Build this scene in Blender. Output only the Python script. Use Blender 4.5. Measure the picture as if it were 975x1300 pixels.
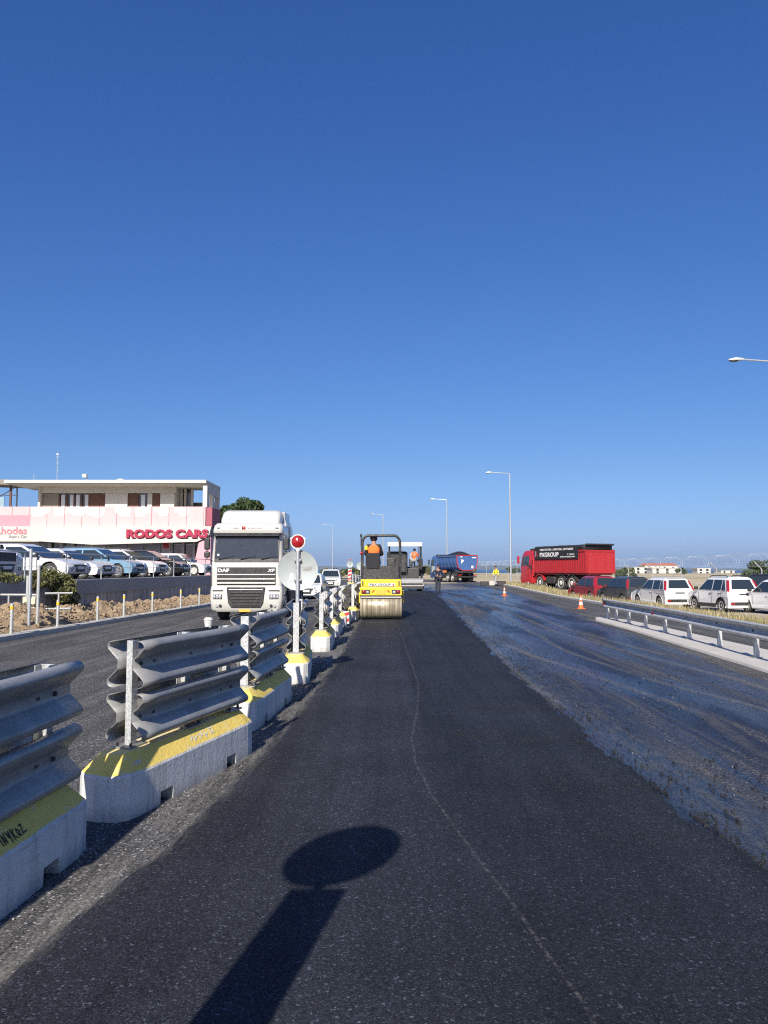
import bpy, math, random
from math import sin, cos, pi, radians as R
from mathutils import Vector as V, Matrix as Mx, noise as NZ
random.seed(7)
SC = bpy.context.scene
COL = SC.collection
for o in list(bpy.data.objects):
    bpy.data.objects.remove(o)

# ---------------- camera, sky, sun, exposure
cam = bpy.data.cameras.new('camera')
camo = bpy.data.objects.new('camera', cam); COL.objects.link(camo)
camo.location = (0, 0, 1.55); camo.rotation_euler = (R(90 + 4.22), 0, 0)
cam.sensor_fit = 'VERTICAL'; cam.sensor_height = 36.0; cam.lens = 27.03
cam.clip_start = 0.05; cam.clip_end = 60000
SC.camera = camo
SUN_AZ, SUN_EL = 11.0, 35.0
w = bpy.data.worlds.new('World'); SC.world = w; w.use_nodes = True
nt = w.node_tree
bg = nt.nodes['Background']
sky = nt.nodes.new('ShaderNodeTexSky'); sky.sky_type = 'NISHITA'; sky.sun_disc = False
sky.sun_elevation = R(SUN_EL); sky.sun_rotation = R(180 + SUN_AZ)
sky.altitude = 0; sky.air_density = 1.0; sky.dust_density = 0.9; sky.ozone_density = 10.0
def wmath(op, a, b):
    x = nt.nodes.new('ShaderNodeMath'); x.operation = op; x.inputs[1].default_value = b
    nt.links.new(a, x.inputs[0]); return x.outputs[0]
sep = nt.nodes.new('ShaderNodeSeparateColor'); com = nt.nodes.new('ShaderNodeCombineColor')
nt.links.new(sky.outputs[0], sep.inputs[0])
# colour response of the camera: red falls off faster, blue slower than the raw sky
for i, (g, p, k) in enumerate(((.4518, 1.227, 2.27), (1.0, 1.0, .9915), (.13636, .785, 8.07))):
    nt.links.new(wmath('MULTIPLY', wmath('POWER', wmath('MULTIPLY', sep.outputs[i], g), p), k), com.inputs[i])
# sea haze near the horizon scatters more blue than red
tcw = nt.nodes.new('ShaderNodeTexCoord'); sxw = nt.nodes.new('ShaderNodeSeparateXYZ'); nt.links.new(tcw.outputs['Generated'], sxw.inputs[0])
mrw = nt.nodes.new('ShaderNodeMapRange'); mrw.inputs[1].default_value = .02; mrw.inputs[2].default_value = .13; mrw.inputs[3].default_value = 1; mrw.inputs[4].default_value = 0
nt.links.new(sxw.outputs[2], mrw.inputs[0])
mxw = nt.nodes.new('ShaderNodeMix'); mxw.data_type = 'RGBA'; mxw.blend_type = 'MULTIPLY'; nt.links.new(mrw.outputs[0], mxw.inputs[0])
nt.links.new(com.outputs[0], mxw.inputs[6]); mxw.inputs[7].default_value = (.90, 1.06, 1.20, 1)
nt.links.new(mxw.outputs[2], bg.inputs['Color'])
bg.inputs['Strength'].default_value = 0.072
sl = bpy.data.lights.new('sun', 'SUN'); sl.energy = 5.0; sl.angle = R(0.53); sl.color = (1.0, 0.93, 0.83)
so = bpy.data.objects.new('sun', sl); COL.objects.link(so); so.location = (-20, -60, 60)
sd = V((sin(R(SUN_AZ)) * cos(R(SUN_EL)), cos(R(SUN_AZ)) * cos(R(SUN_EL)), -sin(R(SUN_EL))))
so.rotation_euler = sd.to_track_quat('-Z', 'Y').to_euler()
SC.view_settings.view_transform = 'Standard'; SC.view_settings.look = 'None'
SC.view_settings.exposure = 0.50; SC.view_settings.gamma = 1.0
SC.render.engine = 'CYCLES'
SC.cycles.use_denoising = False; SC.cycles.pixel_filter_type = 'BLACKMAN_HARRIS'; SC.cycles.filter_width = 1.15
SC.cycles.max_bounces = 8; SC.cycles.transparent_max_bounces = 24

# ---------------- mesh builder
class MB:
    def __init__(s):
        s.v = []; s.f = []; s.m = []; s.cur = 0; s.M = None
    def P(s, p):
        p = V(p)
        if s.M is not None: p = s.M @ p
        s.v.append(p); return len(s.v) - 1
    def F(s, idx):
        s.f.append(tuple(idx)); s.m.append(s.cur)
    def poly(s, pts): s.F([s.P(p) for p in pts]); return s
    def box(s, c, d, rz=0, rx=0, ry=0, tx=1.0, ty=1.0):
        h = [x / 2 for x in d]; T = Mx.Translation(V(c)) @ Mx.Rotation(rz, 4, 'Z') @ Mx.Rotation(ry, 4, 'Y') @ Mx.Rotation(rx, 4, 'X')
        i = []
        for z in (-1, 1):
            kx, ky = (tx, ty) if z > 0 else (1, 1)
            for x, y in ((-1, -1), (1, -1), (1, 1), (-1, 1)):
                i.append(s.P(T @ V((x * h[0] * kx, y * h[1] * ky, z * h[2]))))
        for q in ((3, 2, 1, 0), (4, 5, 6, 7), (0, 1, 5, 4), (1, 2, 6, 5), (2, 3, 7, 6), (3, 0, 4, 7)):
            s.F([i[k] for k in q])
        return s
    def loft(s, rings, closed=True, caps=True, loop=False):
        ids = [[s.P(p) for p in r] for r in rings]; n = len(ids[0])
        pr = list(zip(ids, ids[1:])) + ([(ids[-1], ids[0])] if loop else [])
        for a, b in pr:
            for k in range(n if closed else n - 1):
                j = (k + 1) % n; s.F((a[k], a[j], b[j], b[k]))
        if caps and closed and not loop:
            s.F(ids[0][::-1]); s.F(ids[-1])
        return s
    def cyl(s, p0, p1, r, r1=None, n=12, caps=True):
        p0, p1 = V(p0), V(p1); r1 = r if r1 is None else r1
        d = (p1 - p0).normalized(); a = d.orthogonal().normalized(); b = d.cross(a)
        c = [(cos(2 * pi * k / n), sin(2 * pi * k / n)) for k in range(n)]
        return s.loft([[p0 + (a * x + b * y) * r for x, y in c], [p1 + (a * x + b * y) * r1 for x, y in c]], caps=caps)
    def tube(s, pts, r, n=8):
        pts = [V(p) for p in pts]; rings = []; a = None
        for k, p in enumerate(pts):
            d = (pts[min(k + 1, len(pts) - 1)] - pts[max(k - 1, 0)]).normalized()
            a = d.orthogonal().normalized() if a is None else (a - d * a.dot(d)).normalized()
            b = d.cross(a); rr = r[k] if isinstance(r, (list, tuple)) else r
            rings.append([p + (a * cos(2 * pi * j / n) + b * sin(2 * pi * j / n)) * rr for j in range(n)])
        return s.loft(rings)
    def prism(s, pts, axis, a0, a1):
        def mk(u, v, a):
            return {'x': (a, u, v), 'y': (u, a, v), 'z': (u, v, a)}[axis]
        return s.loft([[mk(u, v, a0) for u, v in pts], [mk(u, v, a1) for u, v in pts]])
    def lathe(s, prof, c=(0, 0, 0), axis='z', n=24, caps=True):
        c = V(c); rings = []
        for r, h in prof:
            ring = []
            for k in range(n):
                x, y = r * cos(2 * pi * k / n), r * sin(2 * pi * k / n)
                ring.append(c + V({'z': (x, y, h), 'y': (x, h, y), 'x': (h, x, y)}[axis]))
            rings.append(ring)
        return s.loft(rings, caps=caps)
    def ell(s, c, r, n=14, m=8, jit=0.0):
        c = V(c); rings = []
        for j in range(1, m):
            t = -pi / 2 + pi * j / m
            rings.append([c + V((r[0] * cos(t) * cos(2 * pi * k / n), r[1] * cos(t) * sin(2 * pi * k / n), r[2] * sin(t))) * (1 + jit * random.uniform(-1, 1)) for k in range(n)])
        return s.loft(rings)
    def build(s, name, mats, parent=None, bevel=0, smooth=False, ang=30, solid=0, subs=0, seg=2, fix=True):
        me = bpy.data.meshes.new(name); me.from_pydata([tuple(p) for p in s.v], [], s.f)
        for m in (mats if isinstance(mats, (list, tuple)) else [mats]): me.materials.append(m)
        me.polygons.foreach_set('material_index', s.m)
        if fix:
            import bmesh
            b = bmesh.new(); b.from_mesh(me); bmesh.ops.recalc_face_normals(b, faces=b.faces[:]); b.to_mesh(me); b.free()
        if smooth:
            me.polygons.foreach_set('use_smooth', [True] * len(me.polygons))
            if smooth != 'all': me.set_sharp_from_angle(angle=R(ang + 5))
        me.update()
        o = bpy.data.objects.new(name, me); COL.objects.link(o)
        if parent is not None: o.parent = parent
        if solid:
            q = o.modifiers.new('solid', 'SOLIDIFY'); q.thickness = solid; q.offset = 0
        if bevel:
            q = o.modifiers.new('bevel', 'BEVEL'); q.width = bevel; q.segments = seg; q.limit_method = 'ANGLE'; q.angle_limit = R(ang)
            me.polygons.foreach_set('use_smooth', [True] * len(me.polygons)); q.harden_normals = True
        if subs:
            q = o.modifiers.new('subd', 'SUBSURF'); q.levels = q.render_levels = subs
        return o

def tag(o, label=None, cat=None, group=None, kind=None):
    if label: o['label'] = label
    if cat: o['category'] = cat
    if group: o['group'] = group
    if kind: o['kind'] = kind
    return o
def thing(name, label, cat, loc=(0, 0, 0), rz=0, group=None):
    o = bpy.data.objects.new(name, None); COL.objects.link(o); o.empty_display_size = .2
    o.location = loc; o.rotation_euler = (0, 0, rz)
    return tag(o, label, cat, group)
def kids(o): return [c for c in bpy.data.objects if c.parent == o]
def dup(o, loc=None, rz=None, label=None, group=None, parent=None, skip=()):
    c = o.copy(); COL.objects.link(c)
    if parent is not None: c.parent = parent
    for k in list(o.children):
        if k.name.split('.')[0] in skip: continue
        dup(k, parent=c, skip=skip)
    if loc is not None: c.location = loc
    if rz is not None: c.rotation_euler = (0, 0, rz)
    if label: c['label'] = label
    if group: c['group'] = group
    return c
def text(name, s, size, m, parent, loc, rot=(pi / 2, 0, 0), ext=0.01, bold=0.0, align='CENTER', sx=1.0, shear=0.0, label=None, width=None):
    cu = bpy.data.curves.new(name, 'FONT'); cu.body = s; cu.size = size; cu.extrude = ext; cu.align_x = align; cu.align_y = 'CENTER'
    cu.offset = bold; cu.shear = shear; cu.resolution_u = 3
    t = bpy.data.objects.new('tmp', cu); COL.objects.link(t)
    bpy.context.view_layer.update()
    me = bpy.data.meshes.new_from_object(t.evaluated_get(bpy.context.evaluated_depsgraph_get()))
    bpy.data.objects.remove(t); me.name = name
    if width and len(me.vertices):
        xs = [v.co.x for v in me.vertices]; sx = width / max(1e-6, max(xs) - min(xs))
    me.transform(Mx.Diagonal((sx, 1, 1, 1)))
    me.materials.clear(); me.materials.append(m)
    o = bpy.data.objects.new(name, me); COL.objects.link(o); o.parent = parent; o.location = loc; o.rotation_euler = rot
    if label: o['label'] = label
    return o

# ---------------- materials
class NT:
    def __init__(s, name):
        s.m = bpy.data.materials.new(name); s.m.use_nodes = True; s.t = s.m.node_tree
        s.b = s.t.nodes['Principled BSDF']; s.out = s.t.nodes['Material Output']
    def n(s, typ, **kw):
        x = s.t.nodes.new('ShaderNode' + typ)
        for k, v in kw.items():
            if k.startswith('i_'):
                nm = k[2:].replace('_', ' ')
                x.inputs[int(nm) if nm.isdigit() else nm].default_value = v
            else: setattr(x, k, v)
        return x
    def l(s, a, b): s.t.links.new(a, b)
    def coord(s, scale=(1, 1, 1), rnd=True, rot=(0, 0, 0), loc=(0, 0, 0)):
        tc = s.n('TexCoord'); mp = s.n('Mapping'); mp.inputs['Scale'].default_value = scale; mp.inputs['Rotation'].default_value = rot
        mp.inputs['Location'].default_value = loc
        if rnd:
            oi = s.n('ObjectInfo'); mu = s.n('Math', operation='MULTIPLY', i_1=37.0); s.l(oi.outputs['Random'], mu.inputs[0])
            ad = s.n('VectorMath', operation='ADD'); s.l(tc.outputs['Object'], ad.inputs[0]); s.l(mu.outputs[0], ad.inputs[1])
            s.l(ad.outputs[0], mp.inputs['Vector'])
        else: s.l(tc.outputs['Object'], mp.inputs['Vector'])
        return mp.outputs[0]
    def noise(s, vec, scale, detail=4, rough=.6, dist=0):
        x = s.n('TexNoise'); x.inputs['Scale'].default_value = scale; x.inputs['Detail'].default_value = detail
        x.inputs['Roughness'].default_value = rough; x.inputs['Distortion'].default_value = dist
        s.l(vec, x.inputs['Vector']); return x.outputs['Fac']
    def ramp(s, fac, stops, interp='LINEAR'):
        x = s.n('ValToRGB'); cr = x.color_ramp; cr.interpolation = interp
        while len(cr.elements) < len(stops): cr.elements.new(0.5)
        for e, (p, c) in zip(cr.elements, stops):
            e.position = p; e.color = (c, c, c, 1) if not isinstance(c, (tuple, list)) else (*c, 1)
        s.l(fac, x.inputs[0]); return x.outputs[0]
    def mix(s, fac, a, b, mode='MIX'):
        x = s.n('Mix', data_type='RGBA', blend_type=mode)
        for sock, val in ((x.inputs[0], fac), (x.inputs[6], a), (x.inputs[7], b)):
            if hasattr(val, 'is_linked'): s.l(val, sock)
            elif isinstance(val, (int, float)): sock.default_value = val if sock.type == 'VALUE' else (val, val, val, 1)
            else: sock.default_value = (*val, 1)
        return x.outputs[2]
    def math(s, op, a, b=0.0, clamp=False):
        x = s.n('Math', operation=op); x.use_clamp = clamp
        for sock, val in zip(x.inputs, (a, b)):
            if hasattr(val, 'is_linked'): s.l(val, sock)
            else: sock.default_value = val
        return x.outputs[0]
    def bump(s, h, strength=.3, dist=.01):
        x = s.n('Bump'); x.inputs['Strength'].default_value = strength; x.inputs['Distance'].default_value = dist
        s.l(h, x.inputs['Height']); s.l(x.outputs[0], s.b.inputs['Normal']); return x
    def set(s, **kw):
        for k, v in kw.items():
            sock = s.b.inputs[k.replace('_', ' ')]
            if hasattr(v, 'is_linked'): s.l(v, sock)
            elif isinstance(v, tuple) and sock.type == 'RGBA': sock.default_value = (*v, 1)
            else: sock.default_value = v
        return s.m

def mat(name, col, rough=.5, metal=0.0, var=.12, vs=4.0, bump=0.0, bs=60.0, spec=.5, coat=0.0, dust=0.0, dustcol=(.28, .25, .2)):
    k = NT(name); c = k.coord()
    n1 = k.noise(c, vs, 5, .6)
    colr = k.mix(n1, tuple(x * (1 - var * 1.6) for x in col), tuple(min(1, x * (1 + var)) for x in col))
    if dust:
        n2 = k.noise(c, vs * 2.3, 6, .7)
        colr = k.mix(k.math('MULTIPLY', k.ramp(n2, [(.42, 0.0), (.72, 1.0)]), dust), colr, dustcol)
    k.set(Base_Color=colr, Metallic=metal, Specular_IOR_Level=spec, Coat_Weight=coat, Coat_Roughness=.06)
    k.set(Roughness=k.ramp(k.noise(c, vs * 1.7, 4), [(.3, max(.02, rough - .1)), (.7, min(1, rough + .1))]))
    if bump: k.bump(k.noise(c, bs, 5, .65), bump, .01)
    return k.m
def emis(name, col, st):
    k = NT(name); k.set(Base_Color=col, Emission_Color=col, Emission_Strength=st); return k.m

M = {}
M['white_paint'] = mat('white_paint', (.56, .55, .50), .3, var=.03, coat=.4, dust=.12, dustcol=(.5, .46, .4))
M['car_white'] = mat('car_white', (.70, .70, .69), .25, var=.02, coat=.6, dust=.015, dustcol=(.5, .46, .4))
M['car_red'] = mat('car_red', (.26, .014, .022), .28, var=.05, coat=.6, dust=.1)
M['car_grey'] = mat('car_grey', (.07, .075, .085), .3, metal=.4, var=.05, coat=.6, dust=.1)
M['car_black'] = mat('car_black', (.012, .013, .016), .25, var=.05, coat=.7, dust=.05)
M['car_blue'] = mat('car_blue', (.24, .42, .56), .28, metal=.25, var=.04, coat=.6, dust=.05)
M['glass'] = mat('dark_glass', (.022, .032, .04), .05, var=.1, spec=.8)
M['pale_glass'] = mat('pale_glass', (.05, .065, .07), .06, var=.2, spec=.9)
M['rubber'] = mat('rubber', (.018, .018, .019), .8, var=.3, dust=.35, bump=.1)
M['plastic'] = mat('black_plastic', (.02, .021, .023), .5, var=.2, dust=.15)
M['dark_metal'] = mat('dark_metal', (.035, .036, .038), .5, metal=.3, var=.3, vs=8, dust=.35)
M['rim'] = mat('alloy_rim', (.45, .46, .47), .3, metal=.8, var=.1)
M['steel_rim'] = mat('painted_rim', (.62, .6, .57), .45, var=.15, dust=.3)
M['red_lens'] = mat('red_lens', (.32, .012, .014), .15, var=.1, coat=.5)
M['orange_lens'] = mat('orange_lens', (.8, .22, .02), .2, var=.1, coat=.5)
M['clear_lens'] = mat('clear_lens', (.62, .64, .66), .12, metal=.5, var=.3, vs=30)
M['chrome'] = mat('chrome', (.7, .7, .7), .15, metal=1.0, var=.05)
M['plate'] = mat('number_plate_white', (.75, .75, .72), .4, var=.05)
M['plate_yel'] = mat('number_plate_yellow', (.75, .42, .06), .5, var=.15)
M['yellow'] = mat('machine_yellow', (.80, .56, .025), .38, var=.08, dust=.18, coat=.2)
M['red_body'] = mat('tipper_red', (.38, .018, .024), .42, var=.12, vs=2.5, dust=.2, dustcol=(.3, .12, .1))
M['red_cab'] = mat('cab_red', (.42, .016, .022), .28, var=.06, coat=.5, dust=.08)
M['blue_body'] = mat('tipper_blue', (.035, .11, .30), .4, var=.2, vs=3, dust=.25)
M['tarp'] = mat('tarp_black', (.02, .02, .022), .7, var=.4, vs=6, bump=.4, bs=12)
M['galv'] = None
M['steel_pole'] = mat('galvanised_pole', (.50, .52, .53), .45, metal=.55, var=.12, vs=12, dust=.08)
M['white_steel'] = mat('pale_steel', (.46, .47, .46), .5, metal=.25, var=.14, vs=9, dust=.15)
M['orange_cone'] = mat('cone_orange', (.85, .16, .03), .5, var=.1, dust=.15)
M['white_band'] = mat('reflective_white', (.62, .62, .60), .4, var=.06, dust=.12)
M['red_paint'] = mat('red_paint', (.55, .03, .025), .4, var=.1, dust=.1)
M['hiviz_orange'] = mat('hi_viz_orange', (.95, .17, .03), .85, var=.12, vs=9, bump=.3, bs=14)
M['hiviz_yellow'] = mat('hi_viz_yellow', (.85, .72, .03), .85, var=.12, vs=9, bump=.3, bs=14)
M['navy'] = mat('navy_cloth', (.022, .026, .045), .9, var=.25, vs=10, bump=.3, bs=16)
M['grey_cloth'] = mat('pale_grey_cloth', (.36, .37, .38), .9, var=.2, vs=10, bump=.3, bs=16)
M['dark_cloth'] = mat('dark_cloth', (.02, .02, .022), .9, var=.25, vs=10)
M['skin'] = mat('skin', (.36, .19, .12), .55, var=.08)
M['hair'] = mat('dark_hair', (.015, .012, .01), .7, var=.3, vs=40)
M['cream'] = mat('cream_render', (.60, .575, .51), .85, var=.10, vs=.8, dust=.22, dustcol=(.45, .4, .33), bump=.1)
M['soffit'] = mat('soffit_render', (.56, .53, .47), .9, var=.08, vs=1.5)
M['brown'] = mat('brown_panel', (.13, .055, .028), .6, var=.2, vs=5)
M['brown_grey'] = mat('grey_brown_blind', (.24, .21, .17), .7, var=.1)
M['curtain'] = mat('white_curtain', (.62, .64, .66), .9, var=.12, vs=7)
M['shutter'] = mat('grey_shutter', (.38, .38, .40), .6, var=.08)
M['pinkdark'] = mat('dark_pink_cladding', (.34, .09, .12), .7, var=.15, vs=3)
M['pinkleg'] = mat('pale_pink_render', (.68, .36, .39), .8, var=.06)
M['crimson'] = mat('crimson_letters', (.36, .014, .055), .45, var=.05)
M['grey_letters'] = mat('grey_letters', (.36, .33, .33), .7, var=.1)
M['pink_letters'] = mat('pink_letters', (.70, .22, .25), .7, var=.06)
M['white_letters'] = mat('white_letters', (.8, .8, .78), .6, var=.05)
M['letter_outline'] = mat('dark_letter_sides', (.07, .02, .035), .6, var=.1)
# ---------------- special materials
def galv(nm='galvanised_steel', g=1.0):
    k = NT(nm); c = k.coord()
    v = k.n('TexVoronoi'); v.inputs['Scale'].default_value = 45; k.l(c, v.inputs['Vector'])
    sp = k.n('SeparateColor'); k.l(v.outputs['Color'], sp.inputs[0])
    n = k.noise(c, 3.5, 5, .65)
    st = k.noise(k.coord((9, .9, 9)), 3, 4, .7)
    a = k.mix(k.math('MULTIPLY', sp.outputs[0], .35), tuple(q * g for q in (.225, .225, .215)), tuple(q * g for q in (.37, .37, .355)))
    b = k.mix(k.ramp(n, [(.35, 0.0), (.7, 1.0)]), a, tuple(q * g for q in (.18, .18, .172)))
    d = k.mix(k.math('MULTIPLY', k.ramp(st, [(.50, 0.0), (.72, 1.0)]), .55), b, (.40, .385, .35))
    rz = k.noise(k.coord((3, 7, 1.2)), 2.4, 6, .72)
    d = k.mix(k.math('MULTIPLY', k.ramp(rz, [(.60, 0.0), (.74, 1.0)]), .5), d, (.15, .125, .10))
    k.set(Base_Color=d, Metallic=.28, Roughness=k.ramp(n, [(.3, .36), (.7, .55)]))
    k.bump(k.math('ADD', k.noise(c, 7, 5, .6), k.math('MULTIPLY', sp.outputs[1], .12)), .10, .012)
    return k.m
M['galv'] = galv(g=1.25)
M['galv_rail'] = galv('bright_galvanised_steel', 2.3)
def galv_pale():
    k = NT('spangled_zinc'); c = k.coord()
    v = k.n('TexVoronoi'); v.inputs['Scale'].default_value = 85; k.l(c, v.inputs['Vector']); sp = k.n('SeparateColor'); k.l(v.outputs['Color'], sp.inputs[0])
    a = k.mix(sp.outputs[0], (.34, .355, .36), (.60, .61, .60)); d = k.mix(k.ramp(k.noise(c, 9, 6, .7), [(.52, 0.0), (.7, .8)]), a, (.27, .26, .235))
    k.set(Base_Color=d, Metallic=.25, Roughness=.5); k.bump(k.noise(c, 30, 4), .1, .006); return k.m
M['zinc'] = galv_pale()

def concrete_barrier():
    k = NT('barrier_concrete'); c = k.coord()
    tc = k.n('TexCoord'); sx = k.n('SeparateXYZ'); k.l(tc.outputs['Object'], sx.inputs[0])
    n = k.noise(c, 3, 6, .7); f = k.noise(c, 45, 5, .7); st = k.noise(k.coord((14, 14, 1.4)), 1.3, 4, .65)
    base = k.mix(n, (.56, .55, .515), (.74, .73, .68))
    base = k.mix(k.math('MULTIPLY', k.ramp(st, [(.48, 0.0), (.68, 1.0)]), .6), base, (.33, .315, .285))
    base = k.mix(k.math('MULTIPLY', k.ramp(f, [(.60, 0.0), (.72, 1.0)]), .5), base, (.22, .215, .2))
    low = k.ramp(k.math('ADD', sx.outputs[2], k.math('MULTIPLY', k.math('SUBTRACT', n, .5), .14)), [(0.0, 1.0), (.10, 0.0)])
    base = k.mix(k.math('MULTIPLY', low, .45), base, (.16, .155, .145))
    scf = k.noise(k.coord((1.2, 1.1, 16)), 2.2, 6, .75)
    base = k.mix(k.math('MULTIPLY', k.ramp(scf, [(.58, 0.0), (.70, 1.0)]), .55), base, (.20, .195, .185))
    zz = k.math('ADD', sx.outputs[2], k.math('MULTIPLY', k.math('SUBTRACT', k.noise(c, 6, 4), .5), .028))
    yel = k.ramp(zz, [(.274, 0.0), (.280, 1.0)])
    top = k.ramp(sx.outputs[2], [(.3815, 0.0), (.3835, 1.0)])
    wear = k.ramp(k.noise(c, 11, 6, .75), [(.56, 0.0), (.66, 1.0)])
    wear = k.math('MAXIMUM', k.math('MULTIPLY', wear, .4), k.math('MULTIPLY', top, k.ramp(k.noise(c, 2.2, 4), [(.38, 0.2), (.55, .95)])))
    amt = k.math('MULTIPLY', yel, k.math('SUBTRACT', 1.0, wear))
    ycol = k.mix(k.noise(c, 4, 5), (.72, .53, .12), (.84, .64, .16))
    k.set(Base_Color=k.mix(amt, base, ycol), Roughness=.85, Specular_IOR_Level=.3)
    h = k.math('ADD', k.math('MULTIPLY', f, .6), k.math('MULTIPLY', n, 1.6))
    k.bump(h, .6, .016)
    return k.m
M['barrier'] = concrete_barrier()

def asphalt_new():
    k = NT('fresh_asphalt'); c = k.coord(rnd=False)
    v = k.n('TexVoronoi'); v.inputs['Scale'].default_value = 230; k.l(c, v.inputs['Vector'])
    v2 = k.n('TexVoronoi'); v2.inputs['Scale'].default_value = 95; k.l(c, v2.inputs['Vector'])
    sp = k.n('SeparateColor'); k.l(v.outputs['Color'], sp.inputs[0])
    sp2 = k.n('SeparateColor'); k.l(v2.outputs['Color'], sp2.inputs[0])
    big = k.noise(c, .7, 5, .6); band = k.noise(k.coord((3.4, .09, 1), rnd=False, rot=(0, 0, R(-1.6))), 1.0, 5, .65)
    a = k.ramp(sp.outputs[0], [(0, .006), (.5, .015), (.85, .030), (.965, .045), (.99, .14)])
    a = k.mix(.5, a, k.ramp(sp2.outputs[0], [(0, .009), (.8, .024), (.97, .034), (.992, .11)]))
    a = k.mix(.55, a, k.ramp(big, [(.3, .6), (.7, 1.45)]), 'MULTIPLY')
    a = k.mix(.5, a, k.ramp(band, [(.3, .5), (.7, 1.55)]), 'MULTIPLY')
    tc_ = k.n('TexCoord'); sx_ = k.n('SeparateXYZ'); k.l(tc_.outputs['Object'], sx_.inputs[0])
    lane = k.ramp(k.math('ADD', k.math('MULTIPLY', sx_.outputs[0], .5), k.math('MULTIPLY', k.noise(c, 1.5, 4), .12)), [(.20, 1.10), (.26, .86)])
    a = k.mix(1.0, a, lane, 'MULTIPLY')
    mul = k.mix(1.0, a, (1.14, 1.25, 1.55), 'MULTIPLY')
    k.set(Base_Color=mul, Roughness=k.ramp(sp.outputs[1], [(0, .5), (1, .85)]), Specular_IOR_Level=.10)
    h = k.math('ADD', k.math('MULTIPLY', v.outputs['Distance'], -1.0), k.math('MULTIPLY', v2.outputs['Distance'], -1.6))
    k.bump(k.math('ADD', h, k.math('MULTIPLY', k.noise(c, 240, 3), .25)), .30, .009)
    return k.m
M['asphalt'] = asphalt_new()

def asphalt_old():
    k = NT('worn_asphalt'); c = k.coord(rnd=False)
    v = k.n('TexVoronoi'); v.inputs['Scale'].default_value = 95; k.l(c, v.inputs['Vector'])
    sp = k.n('SeparateColor'); k.l(v.outputs['Color'], sp.inputs[0])
    big = k.noise(c, .5, 6, .65); st = k.noise(k.coord((2.6, .10, 1), rnd=False, rot=(0, 0, R(-2.5))), 1.0, 6, .7)
    a = k.ramp(sp.outputs[0], [(0, .030), (.75, .078), (.94, .13), (.98, .30)])
    a = k.mix(.6, a, k.ramp(big, [(.3, .65), (.7, 1.4)]), 'MULTIPLY')
    a = k.mix(.85, a, k.ramp(st, [(.3, .55), (.5, 1.0), (.72, 1.75)]), 'MULTIPLY')
    a = k.mix(1.0, a, (1.16, 1.14, 1.12), 'MULTIPLY')
    k.set(Base_Color=a, Roughness=.85, Specular_IOR_Level=.14)
    h = k.math('ADD', k.math('MULTIPLY', v.outputs['Distance'], -1.2), k.math('MULTIPLY', k.noise(c, 200, 3), .3))
    k.bump(h, .5, .01)
    return k.m
M['old_asphalt'] = asphalt_old()

def tack():
    k = NT('tack_coat'); c = k.coord(rnd=False)
    r = R(4)
    s1 = k.noise(k.coord((2.1, .07, 1), rnd=False, rot=(0, 0, r)), 1.0, 7, .68, .6)
    s2 = k.noise(k.coord((.55, .09, 1), rnd=False, rot=(0, 0, R(-3)), loc=(3, 9, 0)), 1.0, 5, .6, .9)
    s3 = k.noise(k.coord((6.5, .22, 1), rnd=False, rot=(0, 0, R(7)), loc=(1, 4, 0)), 1.0, 5, .7, .4)
    f = k.noise(c, 26, 6, .75); p = k.noise(c, 1.6, 6, .7)
    v = k.n('TexVoronoi'); v.inputs['Scale'].default_value = 90; k.l(c, v.inputs['Vector'])
    dust = k.math('MULTIPLY', k.ramp(s1, [(.49, 0.0), (.63, 1.0)]), k.ramp(f, [(.35, .25), (.62, 1.0)]))
    dust = k.math('MAXIMUM', dust, k.math('MULTIPLY', k.ramp(s3, [(.58, 0.0), (.68, .8)]), k.ramp(p, [(.4, .1), (.6, 1.0)])))
    wet = k.ramp(s2, [(.40, 0.0), (.54, 1.0)])
    dust = k.math('MULTIPLY', dust, k.math('SUBTRACT', 1.0, k.math('MULTIPLY', wet, .62)))
    col = k.mix(dust, (.011, .012, .018), (.115, .107, .093))
    col = k.mix(k.math('MULTIPLY', k.ramp(f, [(.55, 0.0), (.7, 1.0)]), .35), col, (.07, .066, .06))
    spv = k.n('SeparateColor'); k.l(v.outputs['Color'], spv.inputs[0])
    col = k.mix(.75, col, k.ramp(spv.outputs[0], [(0, .35), (.7, 1.0), (.93, 2.2), (.98, 4.5)]), 'MULTIPLY')
    k.set(Base_Color=col, Specular_IOR_Level=.46)
    ro = k.mix(wet, k.ramp(f, [(.3, .42), (.7, .62)]), k.ramp(f, [(.3, .10), (.7, .34)]))
    ro = k.mix(dust, ro, .8)
    k.set(Roughness=ro)
    k.bump(k.math('ADD', k.math('MULTIPLY', v.outputs['Distance'], -1.0), k.math('MULTIPLY', f, 1.2)), .38, .009)
    return k.m
M['tack'] = tack()

def dust_overlay(name, col, thr=(.45, .62), scale=5, maxa=.7, stretch=(1, 1, 1)):
    k = NT(name); c = k.coord(stretch, rnd=False)
    at = k.n('Attribute', attribute_name='fade'); n = k.noise(c, scale, 8, .78)
    fine = k.noise(k.coord(rnd=False), 70, 5, .75)
    a = k.math('MULTIPLY', k.ramp(n, [(thr[0], 0.0), (thr[1], 1.0)]), k.ramp(fine, [(.38, .15), (.62, 1.0)]))
    a = k.math('MULTIPLY', k.math('MULTIPLY', a, at.outputs['Fac']), maxa)
    k.set(Base_Color=col, Roughness=.9, Specular_IOR_Level=.2, Alpha=a)
    return k.m
M['dust'] = dust_overlay('pale_dust', (.34, .325, .295), (.44, .60), 4, .62, (2.2, .30, 1))
M['chalk'] = dust_overlay('chalky_scuff', (.36, .35, .32), (.46, .66), 22, .5)
M['edge_dust'] = dust_overlay('lane_dust', (.20, .19, .165), (.45, .62), 6, .5, (2, .5, 1))
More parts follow.
